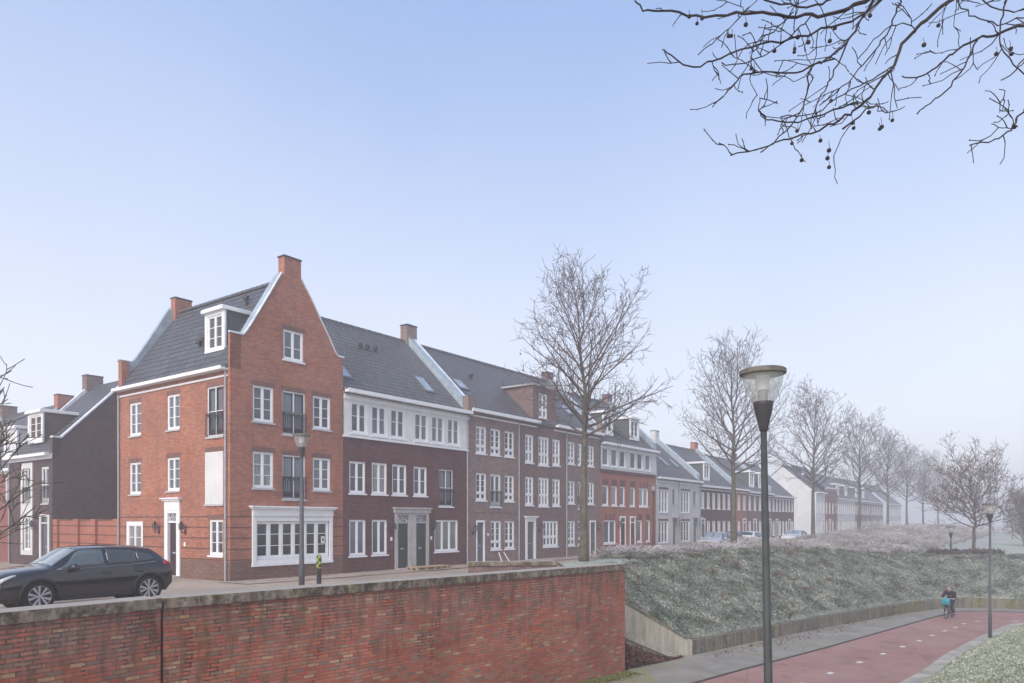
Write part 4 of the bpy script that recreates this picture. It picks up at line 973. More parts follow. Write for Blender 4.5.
def tree(name, seed, H, r0, fork, rad_f, label, cat='tree', group=None, nprim=40, kd=(2.1, 3.0, 2.6), low=68, high=22, bark='bark', twigm='twig', up=.035, loc=(0,0,0), balls=30, lean=.0, twig=.0105, droop=0.0):
    rnd = random.Random(seed); root = empty(name, loc, 0, label, cat, group)
    tr = MB(); n = 22; pts = []; rs = []; x = y = 0.0
    for i in range(n+1):
        z = H*.95*i/n; pts.append(Vector((x+lean*z, y, z-.25 if i == 0 else z))); f = i/n
        rs.append(max(.014, r0*((1-f)**.85)*(1.35 if i == 0 else 1.08 if i == 1 else 1)))
        if i > n*fork: x += rnd.gauss(0, .05); y += rnd.gauss(0, .05)
        else: x += rnd.gauss(0, .015); y += rnd.gauss(0, .015)
    tr.tube(pts, rs, 10); tr.build('trunk', M[bark], root, smooth=True, uv=False)
    cr = MB(); tips = []
    for j in range(nprim):
        f = fork+(1-fork)*((j+.5)/nprim)**1.05*.95; zi = f*n/1.0; i = min(n-1, int(f*n)); b = pts[i].lerp(pts[i+1], f*n-i)
        g_ = (f-fork)/(1-fork); az = j*2.4+rnd.random()*.7; ang = rad(low+(high-low)*g_**.8+rnd.uniform(-7, 7))
        L = rad_f(g_)/max(.35, math.sin(ang))*rnd.uniform(.8, 1.08)
        branch(cr, rnd, b, (math.cos(az)*math.sin(ang), math.sin(az)*math.sin(ang), math.cos(ang)), L, min(rs[i]*.55, .03+.016*L), 0, up, kd, 5, tips, droop, twig)
    if balls:
        b = cr
        for q in rnd.sample(tips, min(balls, len(tips))):
            z = q.z-rnd.uniform(.1, .25); b.tube([q, (q.x, q.y, z)], .006, 3)
            b.lathe([(.004, z-.05), (.03, z-.03), (.036, z), (.03, z+.03), (.004, z+.05)], 5, (q.x, q.y))
    cr.build('crown', M[twigm], root, uv=False)
    return root
GT = 'plane trees along the top of the bank'
prof = lambda gg: .45+3.75*(1-gg**1.4)
profB = lambda gg: .45+4.3*(1-gg**1.5)
tA = tree('plane_tree', 11, 13.3, .21, .46, prof, 'nearest and tallest bare plane tree, in front of the grey brown houses', group=GT, nprim=42, kd=(2.0, 2.6, 2.1), low=70, loc=(3.40, 34.7, hz_at(3.40, 34.7)), balls=40, twig=.011)
tB = tree('plane_tree', 23, 13.2, .21, .40, profB, 'second bare plane tree from the left, before the white painted houses', group=GT, nprim=36, kd=(2.0, 2.6, 2.1), low=66, loc=(15.3, 50.8, hz_at(15.3, 50.8)), balls=30, twig=.0115)
tC = tree('plane_tree', 37, 12.9, .20, .40, profB, 'third bare plane tree, just right of the tall near lamp post', group=GT, nprim=34, kd=(1.9, 2.3, 1.9), low=66, loc=(27.9, 68, hz_at(27.9, 68)), balls=0, twig=.0145)
lab = ['fourth bare plane tree counted from the left', 'fifth bare plane tree, hazy, right of the fourth', 'sixth bare plane tree, paler in the fog', 'seventh bare plane tree, faint in the fog', 'last faint plane tree, farthest off in the fog']
for i, (x, Y, src, s) in enumerate(((859, 84.5, tC, 1.0), (888, 99.7, tB, .98), (907, 113, tC, .97), (923, 127, tB, .95), (938, 144, tC, .95))):
    o = copy_tree(src); X = (x-512)/734*Y; o.location = (X, Y, hz_at(X, Y)); o.rotation_euler.z = 1.3+i*2.1; o.scale = (s, s, s*(1+.03*(i % 2))); o['label'] = lab[i]
# spreading tree on the lawn
tD = tree('spreading_tree', 51, 6.0, .14, .34, lambda q: 4.0-1.9*q, 'low spreading brown tree on the lawn behind a clipped planter', nprim=30, kd=(2.8, 3.6, 3.2), low=80, high=38, bark='bark', twigm='twig_brown', loc=(33.6, 53.4, hz_at(33.6, 53.4)), balls=0, twig=.014, up=.05)
tE = tree('twiggy_shrub_tree', 61, 4.6, .09, .1, lambda q: 2.0-1.2*q, 'dense twiggy shrub-like tree on the lawn at the right edge', nprim=46, kd=(3.2, 4, 3), low=60, high=20, bark='twig_brown', twigm='twig_brown', loc=(52.3, 75, hz_at(52.3, 75)), balls=0, twig=.02)
tF = tree('small_bare_tree', 71, 4.6, .12, .25, lambda q: 2.5-1.7*q, 'small bare tree at the left edge reaching in over the black car', nprim=26, kd=(2.2, 2.8, 2.4), low=62, high=30, loc=(-12.2, 15.3, hz_at(-12.2, 15.3)), balls=0, twig=.013, bark='bark', twigm='bark', up=.06)

# ------------------------------------------------------------------ overhanging plane tree at the right
pl = empty('overhanging_plane_tree', (8.2, 4.6, hz_at(8.2, 4.6)), 0, 'near plane tree whose dark twigs with seed balls hang in from the top right corner', 'tree')
ox, oy, oz = pl.location
def PX(zx, zy, D):     # point on the traced limbs
    p = px(624+zx/2.56, zy/2.56, D); return Vector((p[0]-ox, p[1]-oy, p[2]-oz))
trk = MB(); trk.tube([(0, 0, -.3), (0, 0, 0), (-.05, .05, 2), (-.1, .15, 4.2), (-.1, .3, 6), (.1, .5, 8.5), (.2, .6, 11)], [.38, .3, .25, .22, .18, .12, .04], 12); trk.build('trunk', M['bark'], pl, smooth=True, uv=False)
cr = MB(); rnd = random.Random(5); tipsO = []
hub = [Vector((-.1, .25, 5.0)), Vector((-1.3, .9, 7.0)), Vector((-2.7, 1.4, 8.1))]
main = [Vector((-.1, .25, 5.0)), Vector((-1.3, .8, 6.9)), Vector((-2.6, 1.2, 7.7)), Vector((-3.7, 1.35, 7.75)), Vector((-4.9, 1.5, 8.0)), Vector((-6.0, 1.45, 7.9)), Vector((-7.2, 1.6, 8.1)), Vector((-8.2, 1.6, 8.0))]
cr.tube(main, [.15, .11, .085, .075, .065, .05, .035, .02], 8); grow_later = main
hub2 = [Vector((0, .4, 6.6)), Vector((-1.2, 1.4, 8.2)), Vector((-2.0, 2.0, 8.8))]; cr.tube(hub2, [.12, .08, .06], 8)
LIM = [ # points in the zoomed crop, depth at start/end, radius at start/end
 ([(960,-60),(835,0),(760,65),(725,95),(690,165),(660,205),(625,250),(580,290),(520,325),(440,350),(370,370),(272,398)], 6.2, 5.6, .030, .006),
 ([(660,-60),(640,0),(600,60),(570,110),(520,150),(480,170),(430,185),(330,185),(290,205),(262,238)], 6.4, 6.0, .020, .006),
 ([(760,-70),(620,0),(560,25),(480,40),(400,35),(310,30),(210,45),(120,30),(60,28),(28,2)], 6.0, 6.3, .032, .008),
 ([(700,-50),(640,20),(560,60),(450,90),(350,115),(250,145),(180,173),(130,152),(98,128)], 6.0, 5.8, .018, .006),
 ([(540,150),(480,172),(470,230),(450,290),(400,350),(350,390)], 6.2, 5.8, .012, .006),
 ([(575,105),(540,180),(520,220),(490,270),(480,330)], 6.2, 6.0, .012, .005),
 ([(1160,20),(1024,65),(960,85),(900,105),(840,135),(800,170),(760,198),(712,195)], 5.8, 6.1, .022, .006),
 ([(900,108),(870,170),(820,235),(785,262),(750,292)], 5.9, 6.0, .012, .006),
 ([(1180,150),(1090,230),(1024,280),(1000,320),(950,358),(885,372)], 5.6, 5.6, .018, .005),
 ([(1010,325),(975,330),(940,318)], 5.6, 5.6, .006, .004),
 ([(1000,315),(978,280),(972,250)], 5.6, 5.6, .006, .004),
 ([(720,-30),(700,20),(680,80),(640,130),(590,190),(550,230),(500,270)], 6.5, 6.2, .014, .005),
 ([(345,252),(350,285),(370,302),(430,312),(510,292),(600,262)], 5.9, 6.0, .005, .009),
 ([(560,-20),(530,0),(470,15),(380,2),(330,-10)], 6.3, 6.3, .02, .008),
 ([(430,32),(380,80),(335,110),(322,180)], 6.2, 6.0, .010, .005),
 ([(722,272),(660,290),(640,270),(560,330)], 5.9, 5.8, .005, .008),
 ([(1000,-40),(980,0),(960,80),(985,150),(1030,200)], 6.4, 6.2, .014, .006),
 ([(850,-20),(860,10),(900,40),(960,60),(1040,40)], 6.6, 6.4, .010, .006),
 ([(310,30),(260,80),(225,110),(190,140)], 6.3, 6.2, .008, .005),
 ([(480,40),(440,80),(380,130),(290,165),(250,160)], 6.1, 6.0, .010, .005),
 ([(690,165),(640,200),(560,240),(490,290),(400,300)], 5.9, 5.8, .010, .005),
 ([(750,70),(700,60),(640,100),(600,150)], 6.0, 6.0, .008, .005),
 ([(1110,60),(1060,110),(1000,180),(965,205)], 5.9, 5.9, .012, .005),
 ([(900,-40),(930,10),(1000,30),(1060,-10)], 6.0, 6.0, .01, .006),
]
def grow_twigs(pts, rs, dens, lv=0):
    for i in range(len(pts)-1):
        a, b = pts[i], pts[i+1]; L = (b-a).length; k = int(L*dens+rnd.random())
        for j in range(k):
            p = a.lerp(b, rnd.random()); d_ = (b-a).normalized(); s = d_.orthogonal().normalized(); s.rotate(Matrix.Rotation(rnd.random()*6.28, 3, d_))
            ang = rad(rnd.uniform(30, 65)); nd = d_*math.cos(ang)+s*math.sin(ang); l = rnd.uniform(.08, .26)*(1 if lv else 1.4); n = 4; q = p.copy(); pp = [q.copy()]; rr = [min(max(rs[i]*.6, .005), .0066)]
            for t in range(n):
                nd = (nd+Vector((rnd.gauss(0, .26), rnd.gauss(0, .26), rnd.gauss(.04, .24)))).normalized(); q = q+nd*(l/n); pp.append(q.copy()); rr.append(max(.0038, rr[0]*(1-.5*(t+1)/n)))
                if rnd.random() < .3:     # knobbly buds
                    cr.lathe([(.001, q.z-.008), (.0065, q.z), (.001, q.z+.008)], 4, (q.x, q.y))
            cr.tube(pp, rr, 3, caps=False); tipsO.append(pp[-1])
            if lv < 1: grow_twigs(pp, rr, 4.0, lv+1)
for pts_, D0, D1, r0, r1 in LIM:
    n = len(pts_); P = []
    for i, (a, b) in enumerate(pts_): P.append(PX(a, b, D0+(D1-D0)*i/(n-1)+math.sin(i*1.7+a)*.05))
    # refine with slight zigzag
    Q = []; RR = []
    for i in range(n-1):
        for k in range(4):
            t = k/4; A, B, C, D = P[max(0, i-1)], P[i], P[i+1], P[min(n-1, i+2)]
            v = .5*((2*B)+(C-A)*t+(2*A-5*B+4*C-D)*t*t+(3*B-A-3*C+D)*t**3)+Vector((rnd.gauss(0, .006), rnd.gauss(0, .012), rnd.gauss(0, .006))); Q.append(v); RR.append(.58*r0+(r1*.85-.58*r0)*((i+t)/(n-1))**.8)
    Q.append(P[-1]); RR.append(r1)
    if pts_[0][1] < 0 or pts_[0][0] > 1050:       # joins a thicker limb outside the picture
        bx_ = Q[0].x+.9; k_ = max(1, min(len(main)-2, next((i for i in range(len(main)) if main[i].x < bx_), len(main)-2))); a_, b_ = main[k_-1], main[k_]
        h_ = a_.lerp(b_, max(0, min(1, (a_.x-bx_)/max(.01, a_.x-b_.x)))); d0 = (Q[0]-Q[1]).normalized(); L_ = (h_-Q[0]).length; md = Q[0]+d0*L_*.4+(h_-Q[0])*.18
        cr.tube([h_, h_.lerp(md, .5)+Vector((-.03, 0, -.05)), md, Q[0].lerp(md, .4), Q[0]], [max(.018, r0*.9)*1.3, r0*.95, r0*.85, r0*.68, r0*.58], 6)
    cr.tube(Q, RR, 6, caps=False); grow_twigs(Q, RR, 4.6)
# more limbs of the crown above the picture
for j in range(16):
    az = j*2.4; z = 5.5+j*.35; branch(cr, rnd, (0, .4, z), (abs(math.cos(az))*.8+.2, math.sin(az)*.6-.35, .9), 2.4, .05, 0, .03, (1.6, 2, 1.5), 5, None, 0, .006)
cro = cr.build('crown', M['twig_dark'], pl, uv=False)
BALL = [(167,42),(187,60),(200,47),(312,63),(268,92),(385,130),(437,125),(445,95),(472,108),(527,105),(540,72),(630,40),(327,175),(333,183),(768,115),(805,65),(953,138),(990,125),(993,138),(455,410),(525,385),(521,405),(525,428),(585,315),(588,328),(660,325),(687,308),(627,288),(530,258),(443,335),(430,367),(503,360),(1000,325),(655,330),(275,92),(436,133)]
for x, y in BALL:
    b = MB(); q = PX(x, y, 5.95); top = PX(x+rnd.uniform(-3, 3), y-rnd.uniform(14, 26), 5.95); b.tube([top, (top+q)/2+Vector((.004, 0, 0)), q], .0025, 3)
    rr = rnd.uniform(.015, .019); b.lathe([(.002, q.z-rr), (rr*.8, q.z-rr*.6), (rr, q.z), (rr*.8, q.z+rr*.6), (.002, q.z+rr)], 7, (q.x, q.y)); b.build('seed_ball', M['twig_dark'], pl, uv=False)

# ------------------------------------------------------------------ ground cover (uncountable): leaf sized faces
rs_ = np.random.RandomState(3)
def scatter_leaves(name, P, N_, size, mat, label, cat, elong=1.6, tri=False, wob=.6):
    n = len(P); a = rs_.normal(size=(n, 3)); a /= np.linalg.norm(a, axis=1)[:, None]
    nn = N_+rs_.normal(scale=wob, size=(n, 3)); nn /= np.linalg.norm(nn, axis=1)[:, None]
    u = np.cross(nn, a); u /= np.linalg.norm(u, axis=1)[:, None]+1e-9; v = np.cross(nn, u)
    s = (size*(.6+.8*rs_.rand(n)))[:, None]
    V = np.stack([P-u*s*elong, P-v*s*.5, P+u*s*elong, P+v*s*.5], 1).reshape(-1, 3)
    i = np.arange(n)*4; F = np.stack([i, i+1, i+2, i+3], -1)
    me = bpy.data.meshes.new(name); me.vertices.add(len(V)); me.vertices.foreach_set('co', V.ravel())
    me.loops.add(4*n); me.loops.foreach_set('vertex_index', F.ravel()); me.polygons.add(n); me.polygons.foreach_set('loop_start', np.arange(n)*4); me.update(calc_edges=True)
    me.materials.append(mat); o = bpy.data.objects.new(name, me); link(o); return tag(o, label, cat, kind='stuff')
def mk_leaf(name, stops, rough=.8, nscale=.5, namp=.5):
    m = NT(name); ge = m.n('ShaderNodeNewGeometry'); n = m.noise(nscale, 4)
    f = m.math('ADD', m.math('MULTIPLY', ge.outputs['Random Per Island'], .62), m.math('MULTIPLY', m.math('SUBTRACT', n, .5), namp)); f = m.math('ADD', f, .19)
    return m.base(m.ramp(f, stops), rough, .15)
M['bankleaf'] = mk_leaf('frosted_bank_leaves', [(0, (.02,.026,.014)), (.3, (.07,.083,.052)), (.55, (.18,.20,.145)), (.8, (.37,.39,.32)), (.93, (.60,.61,.56)), (1, (.20,.10,.07))], nscale=1.1, namp=1.5)  # darkest stops put the shade of hollows between leaves into the colour
M['grassblade'] = mk_leaf('frosted_grass_blades', [(0, (.12,.13,.06)), (.3, (.22,.245,.15)), (.6, (.42,.45,.36)), (1, (.68,.70,.66))], nscale=1.2, namp=.8)
M['frostgrass'] = mk_leaf('frosted_dry_stems', [(0, (.09,.075,.06)), (.35, (.20,.178,.162)), (.65, (.42,.395,.39)), (1, (.76,.75,.76))], nscale=.35, namp=.9)
M['litter'] = mk_leaf('brown_leaf_litter', [(0, (.04,.02,.014)), (.5, (.11,.05,.035)), (1, (.2,.1,.07))])
# planted bank: sample around the low wall
n = 1200000; X = rs_.uniform(2, 46, n); Y = rs_.uniform(26, 62, n)
dl, sl2, _ = segdist(X, Y, [B_, C_]+LW[1:]); pp = perp(X, Y); tt = along(X, Y)
lim = 8.6+2.5*ss(X, 12, 26)
k = (sl2 > 0) & (dl > .2) & (dl < lim+rs_.normal(scale=.5, size=n)) & (tt > 4)
X, Y = X[k], Y[k]; k = (along(X, Y) > 15.5) | (perp(X, Y) > 10.9); X, Y = X[k], Y[k]
Z = height(X, Y); e = .1; gx = (height(X+e, Y)-Z)/e; gy = (height(X, Y+e)-Z)/e
lump = np.array([noise.noise(Vector((x*.9, y*.9, 0)))+.6*noise.noise(Vector((x*2.7, y*2.7, 3))) for x, y in zip(X, Y)])
Z = np.maximum(Z, -2.06)
P = np.stack([X, Y, Z+.02+rs_.rand(len(X))*.16+np.clip(lump, -.3, 1)*.16+.03], -1); NN = np.stack([-gx*1.0, -gy*1.0, np.ones_like(gx)], -1)
print('bank leaves', len(X))
P_bank = P
scatter_leaves('bank_planting', P, NN, .030, M['bankleaf'], 'low frosted green ground cover planting over the whole bank', 'ground cover', wob=.75)
# grass verge on the right
n = 700000; X = rs_.uniform(4, 40, n); Y = rs_.uniform(6, 48, n)
dr, sr, _ = segdist(X, Y, KR); k = (sr < 0) & (dr > .02) & (dr < 9) & (X > .42*Y) & (X < .76*Y+2) & (rs_.rand(n) < np.clip(20/Y, .25, 1)); X, Y = X[k], Y[k]
Z = height(X, Y); P = np.stack([X, Y, Z+.02+.03*rs_.rand(len(X))], -1)
NN = rs_.normal(size=(len(X), 3)); NN[:, 2] *= .35
print('verge', len(X)); scatter_leaves('verge_grass', P, NN, .030, M['grassblade'], 'short frosted grass on the verge right of the kerb', 'grass', wob=.3)
# moss edge at the foot of the brick wall
n = 26000; s = rs_.rand(n)*16; off = np.abs(rs_.normal(scale=.28, size=n)); X = 3.83-.683*s*1.0+.73*off+.02; Y = 24.9-.730*s-.683*off
k = (off < .9); P = np.stack([X, Y, np.full(n, PATH_Z+.012)+rs_.rand(n)*.02], -1)[k]
scatter_leaves('moss', P, np.tile([0, 0, 1.0], (len(P), 1)), .03, mk_leaf('moss_green', [(0, (.07,.08,.02)), (.6, (.16,.17,.05)), (1, (.26,.26,.1))]), 'green moss along the foot of the brick wall', 'moss', wob=.3)
# leaf litter at the stairs
n = 5200; a = 1.8+3.4*rs_.rand(n); q = rs_.uniform(.3, 1.9, n)**1.0; X = B_[0]+EX*a+EY*q; Y = B_[1]+EY*a-EX*q
Z = PATH_Z+.02+rs_.rand(n)*np.clip(1.15-(a-1.8)*.42-.35*q, .05, 2)
k = q < 1.9-(a-1.8)*.5; X, Y, Z = X[k], Y[k], Z[k]; n = len(X)
scatter_leaves('fallen_leaves', np.stack([X, Y, Z], -1), np.tile([0, 0, 1.0], (n, 1)), .07, M['litter'], 'brown fallen leaves heaped at the foot of the stairs', 'leaf litter', elong=1.0, wob=.6)
n = 700; s = rs_.rand(n)*24; o_ = np.abs(rs_.normal(scale=.5, size=n)); X = 7.2+.73*s+.68*o_; Y = 27.9+.68*s-.73*o_-.15
scatter_leaves('scattered_leaves', np.stack([X, Y, np.full(n, PATH_Z+.015)], -1), np.tile([0, 0, 1.0], (n, 1)), .045, M['litter'], 'scattered brown leaves on the walkway below the low wall', 'leaf litter', elong=1.0, wob=.3)
# frosted shrubs and dry stems along the top: clumps of thin arching stems
def clumps(name, C_xy, hgt, nst, label, mat, wdt=.011):
    V = []; F = []
    for (x, y, s) in C_xy:
        z0 = hz_at(x, y)-.03; 
        for _ in range(nst):
            az = rnd.random()*6.283; sp = rnd.random()**.7; h = hgt*s*rnd.uniform(.55, 1.1); rr = sp*.55*s; bx, by = x+math.cos(az)*.12*s*sp, y+math.sin(az)*.12*s*sp
            mx_, my_ = x+math.cos(az)*rr*.5, y+math.sin(az)*rr*.5; tx, ty = x+math.cos(az+.3)*rr, y+math.sin(az+.3)*rr; w0 = wdt*rnd.uniform(.7, 1.5)
            ca, sa = -math.sin(az)*w0, math.cos(az)*w0
            if rnd.random() < .5: ca, sa = math.cos(az)*w0, math.sin(az)*w0
            n = len(V); zt = z0+h*(1-.35*sp*sp)
            V += [(bx-ca, by-sa, z0), (bx+ca, by+sa, z0), (mx_+ca, my_+sa, z0+h*.62), (mx_-ca, my_-sa, z0+h*.62), (tx, ty, zt)]
            F += [(n, n+1, n+2, n+3), (n+3, n+2, n+4)]
            for q in range(2):      # side sprays
                f = rnd.uniform(.3, .9); cx2, cy2, cz2 = mx_+(tx-mx_)*f, my_+(ty-my_)*f, z0+h*(.62+.3*f); a2 = rnd.random()*6.28; l = rnd.uniform(.08, .2)*s; n = len(V)
                V += [(cx2, cy2, cz2), (cx2+math.cos(a2)*l, cy2+math.sin(a2)*l, cz2+l*.6), (cx2+math.cos(a2)*l*.9, cy2+math.sin(a2)*l*.9+wdt*1.5, cz2+l*.6+wdt*2)]; F.append((n, n+1, n+2))
    me = bpy.data.meshes.new(name); me.from_pydata(V, [], F); me.update(); me.materials.append(mat); o = bpy.data.objects.new(name, me); link(o)
    print(name, len(F)); return tag(o, label, 'shrubs', kind='stuff')
cl = []
for _ in range(2300):
    t = 12.5+150*rnd.random()**1.7; e = 10.0+1.0*sstep(t, 14, 24)+7.5*sstep(t, 26, 42); p_ = rnd.uniform(7.5, e)
    if t < 16.5: continue
    x, y, _z = W(t, -p_)
    dd_, s_2, _q = segdist(np.array([x]), np.array([y]), LB)
    if s_2[0] < 0 or dd_[0] < 1.2: continue
    cl.append((x, y, rnd.uniform(.45, 1.25)*(1.0+.7*noise.noise(Vector((x*.15, y*.15, 0))))*(1+.9*sstep(t, 48, 80))))
clumps('frosted_shrubs', cl, .46, 46, 'pale lilac frosted shrubs and dry stems along the top of the bank', M['frostgrass'], .012)
cl = []
while len(cl) < 230:
    i = rnd.randrange(len(P_bank)); x, y, z = P_bank[i]; cl.append((float(x), float(y), rnd.uniform(.4, .8)))
clumps('bank_dead_stems', cl, .42, 16, 'small brown dead stems poking through the bank planting', M['litter'], .009)
# lawn frost and footpath beyond the bank
def perp_strip(name, t0, t1, p0, p1, dz, mat): return strip_grid(name, t0, t1, 60, p0, p1, 6, dz, mat)
perp_strip('footpath', 40, 200, 19.2, 21.6, .03, plain('pale_footpath', (.36,.34,.31), .9, .1))
m_ = NT('frosted_lawn'); nn_ = m_.noise(.6, 6); m_.base(m_.mix(m_.ramp(nn_, [(.35, g(0)), (.65, g(1))]), (.27,.30,.22), (.42,.45,.38)), .95, .1)
perp_strip('lawn', 46, 240, 21.6, 110, .03, m_.m)
cl = [(x, y, 1.0) for x, y in [(29.3+i*.22+rnd.gauss(0, .1), 52.0+rnd.gauss(0, .25)) for i in range(24)]]
pb = empty('planter_bed', (31.6, 51.4, hz_at(31.6, 51.4)+.12), 0, 'low clipped brown planter hedge under the spreading tree', 'planter')
m = MB()
for q in range(2600):
    x = rnd.uniform(-2.4, 2.6); y = rnd.uniform(-.5, .5); z = rnd.uniform(.02, .42)*(1 if abs(x+.1) > .2 else .5); s = .09; v = [Vector((x+rnd.gauss(0, s), y+rnd.gauss(0, s), max(0, z+rnd.gauss(0, s)))) for _ in range(3)]; m.quad(*v)
m.build('clipped_foliage', M['twig'], pb, uv=False); MB().box((-2.5, -.55, -.2), (2.7, .55, .1)).build('planter_edge', M['stone'], pb)
fh = empty('distant_hedge', (90, 128, 0), 0, 'long dark hedge line far across the lawn in the fog', 'hedge')
m = MB()
for q in range(9000):
    x = rnd.uniform(8, 90); y = rnd.uniform(-.8, .8)+x*.25; z = rnd.uniform(.0, 2.1+.4*math.sin(x*.4)); s = .35; m.quad(*[Vector((x+rnd.gauss(0, s), y+rnd.gauss(0, s), max(0, z+rnd.gauss(0, s)))) for _ in range(3)])
m.build('hedge_foliage', M['twig_brown'], fh, uv=False)
# ------------------------------------------------------------------ street lamps
def mk_clear():
    m = NT('clear_lamp_shade'); m.t.nodes.remove(m.p); gl = m.n('ShaderNodeBsdfGlossy'); gl.inputs['Roughness'].default_value = .05; gl.inputs['Color'].default_value = (.9,.92,.95,1)
    tr = m.n('ShaderNodeBsdfTransparent'); tr.inputs[0].default_value = (.97,.97,.96,1); di = m.n('ShaderNodeBsdfDiffuse'); di.inputs[0].default_value = (.62,.62,.56,1)
    a = m.n('ShaderNodeMixShader'); a.inputs[0].default_value = .3; m.l(tr.outputs[0], a.inputs[1]); m.l(di.outputs[0], a.inputs[2])
    b = m.n('ShaderNodeMixShader'); b.inputs[0].default_value = .05; m.l(a.outputs[0], b.inputs[1]); m.l(gl.outputs[0], b.inputs[2]); m.l(b.outputs[0], m.out.inputs[0]); return m.m
M['clear'] = mk_clear(); M['lamp_cap'] = plain('weathered_lamp_cap', (.15,.135,.105), .6, .4, var=.3, scale=8); M['lamp_cup'] = plain('dark_lamp_cup', (.045,.04,.04), .5, .4)
M['pole'] = plain('green_grey_lamp_pole', (.047,.051,.049), .6, .35, var=.3, scale=3); M['pole2'] = plain('dark_grey_lamp_pole', (.07,.073,.078), .55, .4, var=.15); M['pole3'] = plain('brown_red_lamp_pole', (.055,.028,.026), .6, .3)
M['louvre'] = plain('white_louvre', (.72,.73,.74), .5, .4); M['lampgrey'] = plain('lamp_grey', (.30,.31,.33), .5, .4)
def lamp(loc, H, label, pole='pole', group='street lamps', pr=.052):
    r = empty('street_lamp', loc, 0, label, 'street lamp', group); z = H-.83
    MB().tube([(0, 0, -.3), (0, 0, 1.0), (0, 0, 1.05), (0, 0, z)], [pr*1.35, pr*1.3, pr*1.15, pr*.78], 16).build('pole', M[pole], r, smooth=True)
    MB().lathe([(pr*.8, z-.02), (.055, z), (.07, z+.08), (.1, z+.2), (.128, z+.34), (.134, z+.38)], 28).build('lamp_cup', M['lamp_cup'], r, smooth=True)
    MB().lathe([(.132, z+.38), (.19, z+.47), (.238, z+.6), (.268, z+.74)], 32, caps=False).build('lamp_shade', M['clear'], r, smooth=True)
    MB().lathe([(.06, z+.38), (.06, z+.53), (.085, z+.535), (.085, z+.73)], 20).build('lamp_core', M['louvre'], r)
    MB().lathe([(.062, z+.37), (.062, z+.52), (.05, z+.53)], 20).build('lamp_socket', M['lampgrey'], r)
    MB().lathe([(.12, z+.735), (.285, z+.738), (.302, z+.75), (.302, z+.80), (.28, z+.815), (.12, z+.83)], 36).build('lamp_cap', M['lamp_cap'], r)
    return r
b0 = hz_at(3.42, 9.8); lamp((3.455, 9.8, b0), 4.54-b0, 'tall near lamp post in the foreground, right of centre', 'pole').rotation_euler = (0, -.0183, 0)
b0 = hz_at(20.75, 31.6); lamp((20.58, 31.6, b0), 3.27-b0, 'lamp post at the kerb of the red cycle path', 'pole2')
lamp((-7.25, 25.3, 0), 5.5, 'lamp post in front of the corner house shopfront', 'pole2', pr=.075)
lamp((10.4, 54, hz_at(10.4, 54)), 5.15, 'dark reddish lamp post between the orange and the white painted houses', 'pole3', pr=.075)
b0 = hz_at(29.9, 50); lamp((29.9, 50.0, b0), 2.17-b0, 'short lamp post behind the crest of the bank, beside the planter', 'pole2')
lamp((48.5, 110, 0), 5.0, 'faint reddish lamp post before the pinkish house in the fog', 'pole3')
lamp((63.5, 130, 0), 5.0, 'farthest faint lamp post near the brown house in the fog', 'pole3')

# ------------------------------------------------------------------ cars
def mk_paint(name, c, rough=.12): 
    m = NT(name); m.base(c, rough, .5); m.p.inputs['Coat Weight'].default_value = .6; m.p.inputs['Coat Roughness'].default_value = .05; return m.m
M['paint_black'] = mk_paint('black_car_paint', (.006,.007,.009)); M['paint_white'] = mk_paint('white_car_paint', (.70,.71,.72)); M['paint_silver'] = mk_paint('silver_car_paint', (.42,.43,.45)); M['paint_dark'] = mk_paint('dark_grey_car_paint', (.06,.065,.075)); M['paint_red'] = mk_paint('red_car_paint', (.45,.03,.03))
M['tyre'] = plain('tyre_rubber', (.018,.018,.018), .8, .2); M['alloy'] = plain('alloy_wheel', (.52,.53,.55), .35, .5, .6, var=.05); M['plastic'] = plain('black_trim', (.022,.022,.024), .6, .3)
M['carglass'] = NT('car_glass').base((.035,.045,.048), .04, .9); M['frontglass'] = NT('front_side_glass').base((.10,.13,.13), .04, .9, .1); M['screen'] = NT('windscreen_glass').base((.30,.34,.35), .05, 1.0, .3)  # windscreen's pale base colour carries its white reflection
M['headlamp'] = NT('headlamp_glass').base((.55,.57,.60), .08, .8); M['taillamp'] = NT('tail_lamp_red').base((.42,.02,.03), .15, .6)
# stations: x, z_bottom, half width, z_sill, z_mid, z_shoulder, half width shoulder, z_roof edge, half width roof, z_roof centre
ST = [(2.30,.32,.70,.40,.54,.75,.64,.81,.54,.84),(2.20,.24,.81,.36,.58,.82,.76,.89,.62,.92),(1.95,.22,.91,.34,.62,.92,.85,.98,.70,1.02),(1.45,.20,.93,.34,.64,.98,.88,1.04,.74,1.085),(1.12,.20,.93,.34,.66,1.01,.89,1.08,.75,1.13),
      (.75,.20,.93,.33,.65,1.00,.89,1.30,.68,1.36),(.36,.20,.93,.33,.65,1.01,.89,1.51,.62,1.57),(-.3,.20,.93,.33,.66,1.035,.89,1.545,.61,1.605),(-.9,.20,.93,.34,.68,1.06,.885,1.53,.60,1.595),(-1.42,.22,.93,.36,.71,1.09,.87,1.475,.60,1.55),(-1.64,.24,.93,.38,.74,1.11,.855,1.39,.62,1.45),(-1.90,.28,.91,.44,.78,1.11,.83,1.19,.69,1.22),(-2.0,.30,.89,.46,.79,1.07,.81,1.10,.70,1.12),(-2.08,.36,.84,.50,.74,.97,.76,1.0,.62,1.02)]
def ring(s):
    x, zb, w_, zs, zm, zh, wh, zr, wr, zc = s
    h = [(0, zb), (w_*.72, zb), (w_*.97, zs), (w_, zm), (w_*.985, (zm+zh)/2), (wh, zh), (wh-.02, zh+.02), (wr+.0, zr), (wr*.72, zc-.015), (0, zc)]
    return [Vector((x, y, z)) for y, z in h]
def cat(a, b, c, d_, t): return .5*((2*b)+(c-a)*t+(2*a-5*b+4*c-d_)*t*t+(3*b-a-3*c+d_)*t**3)
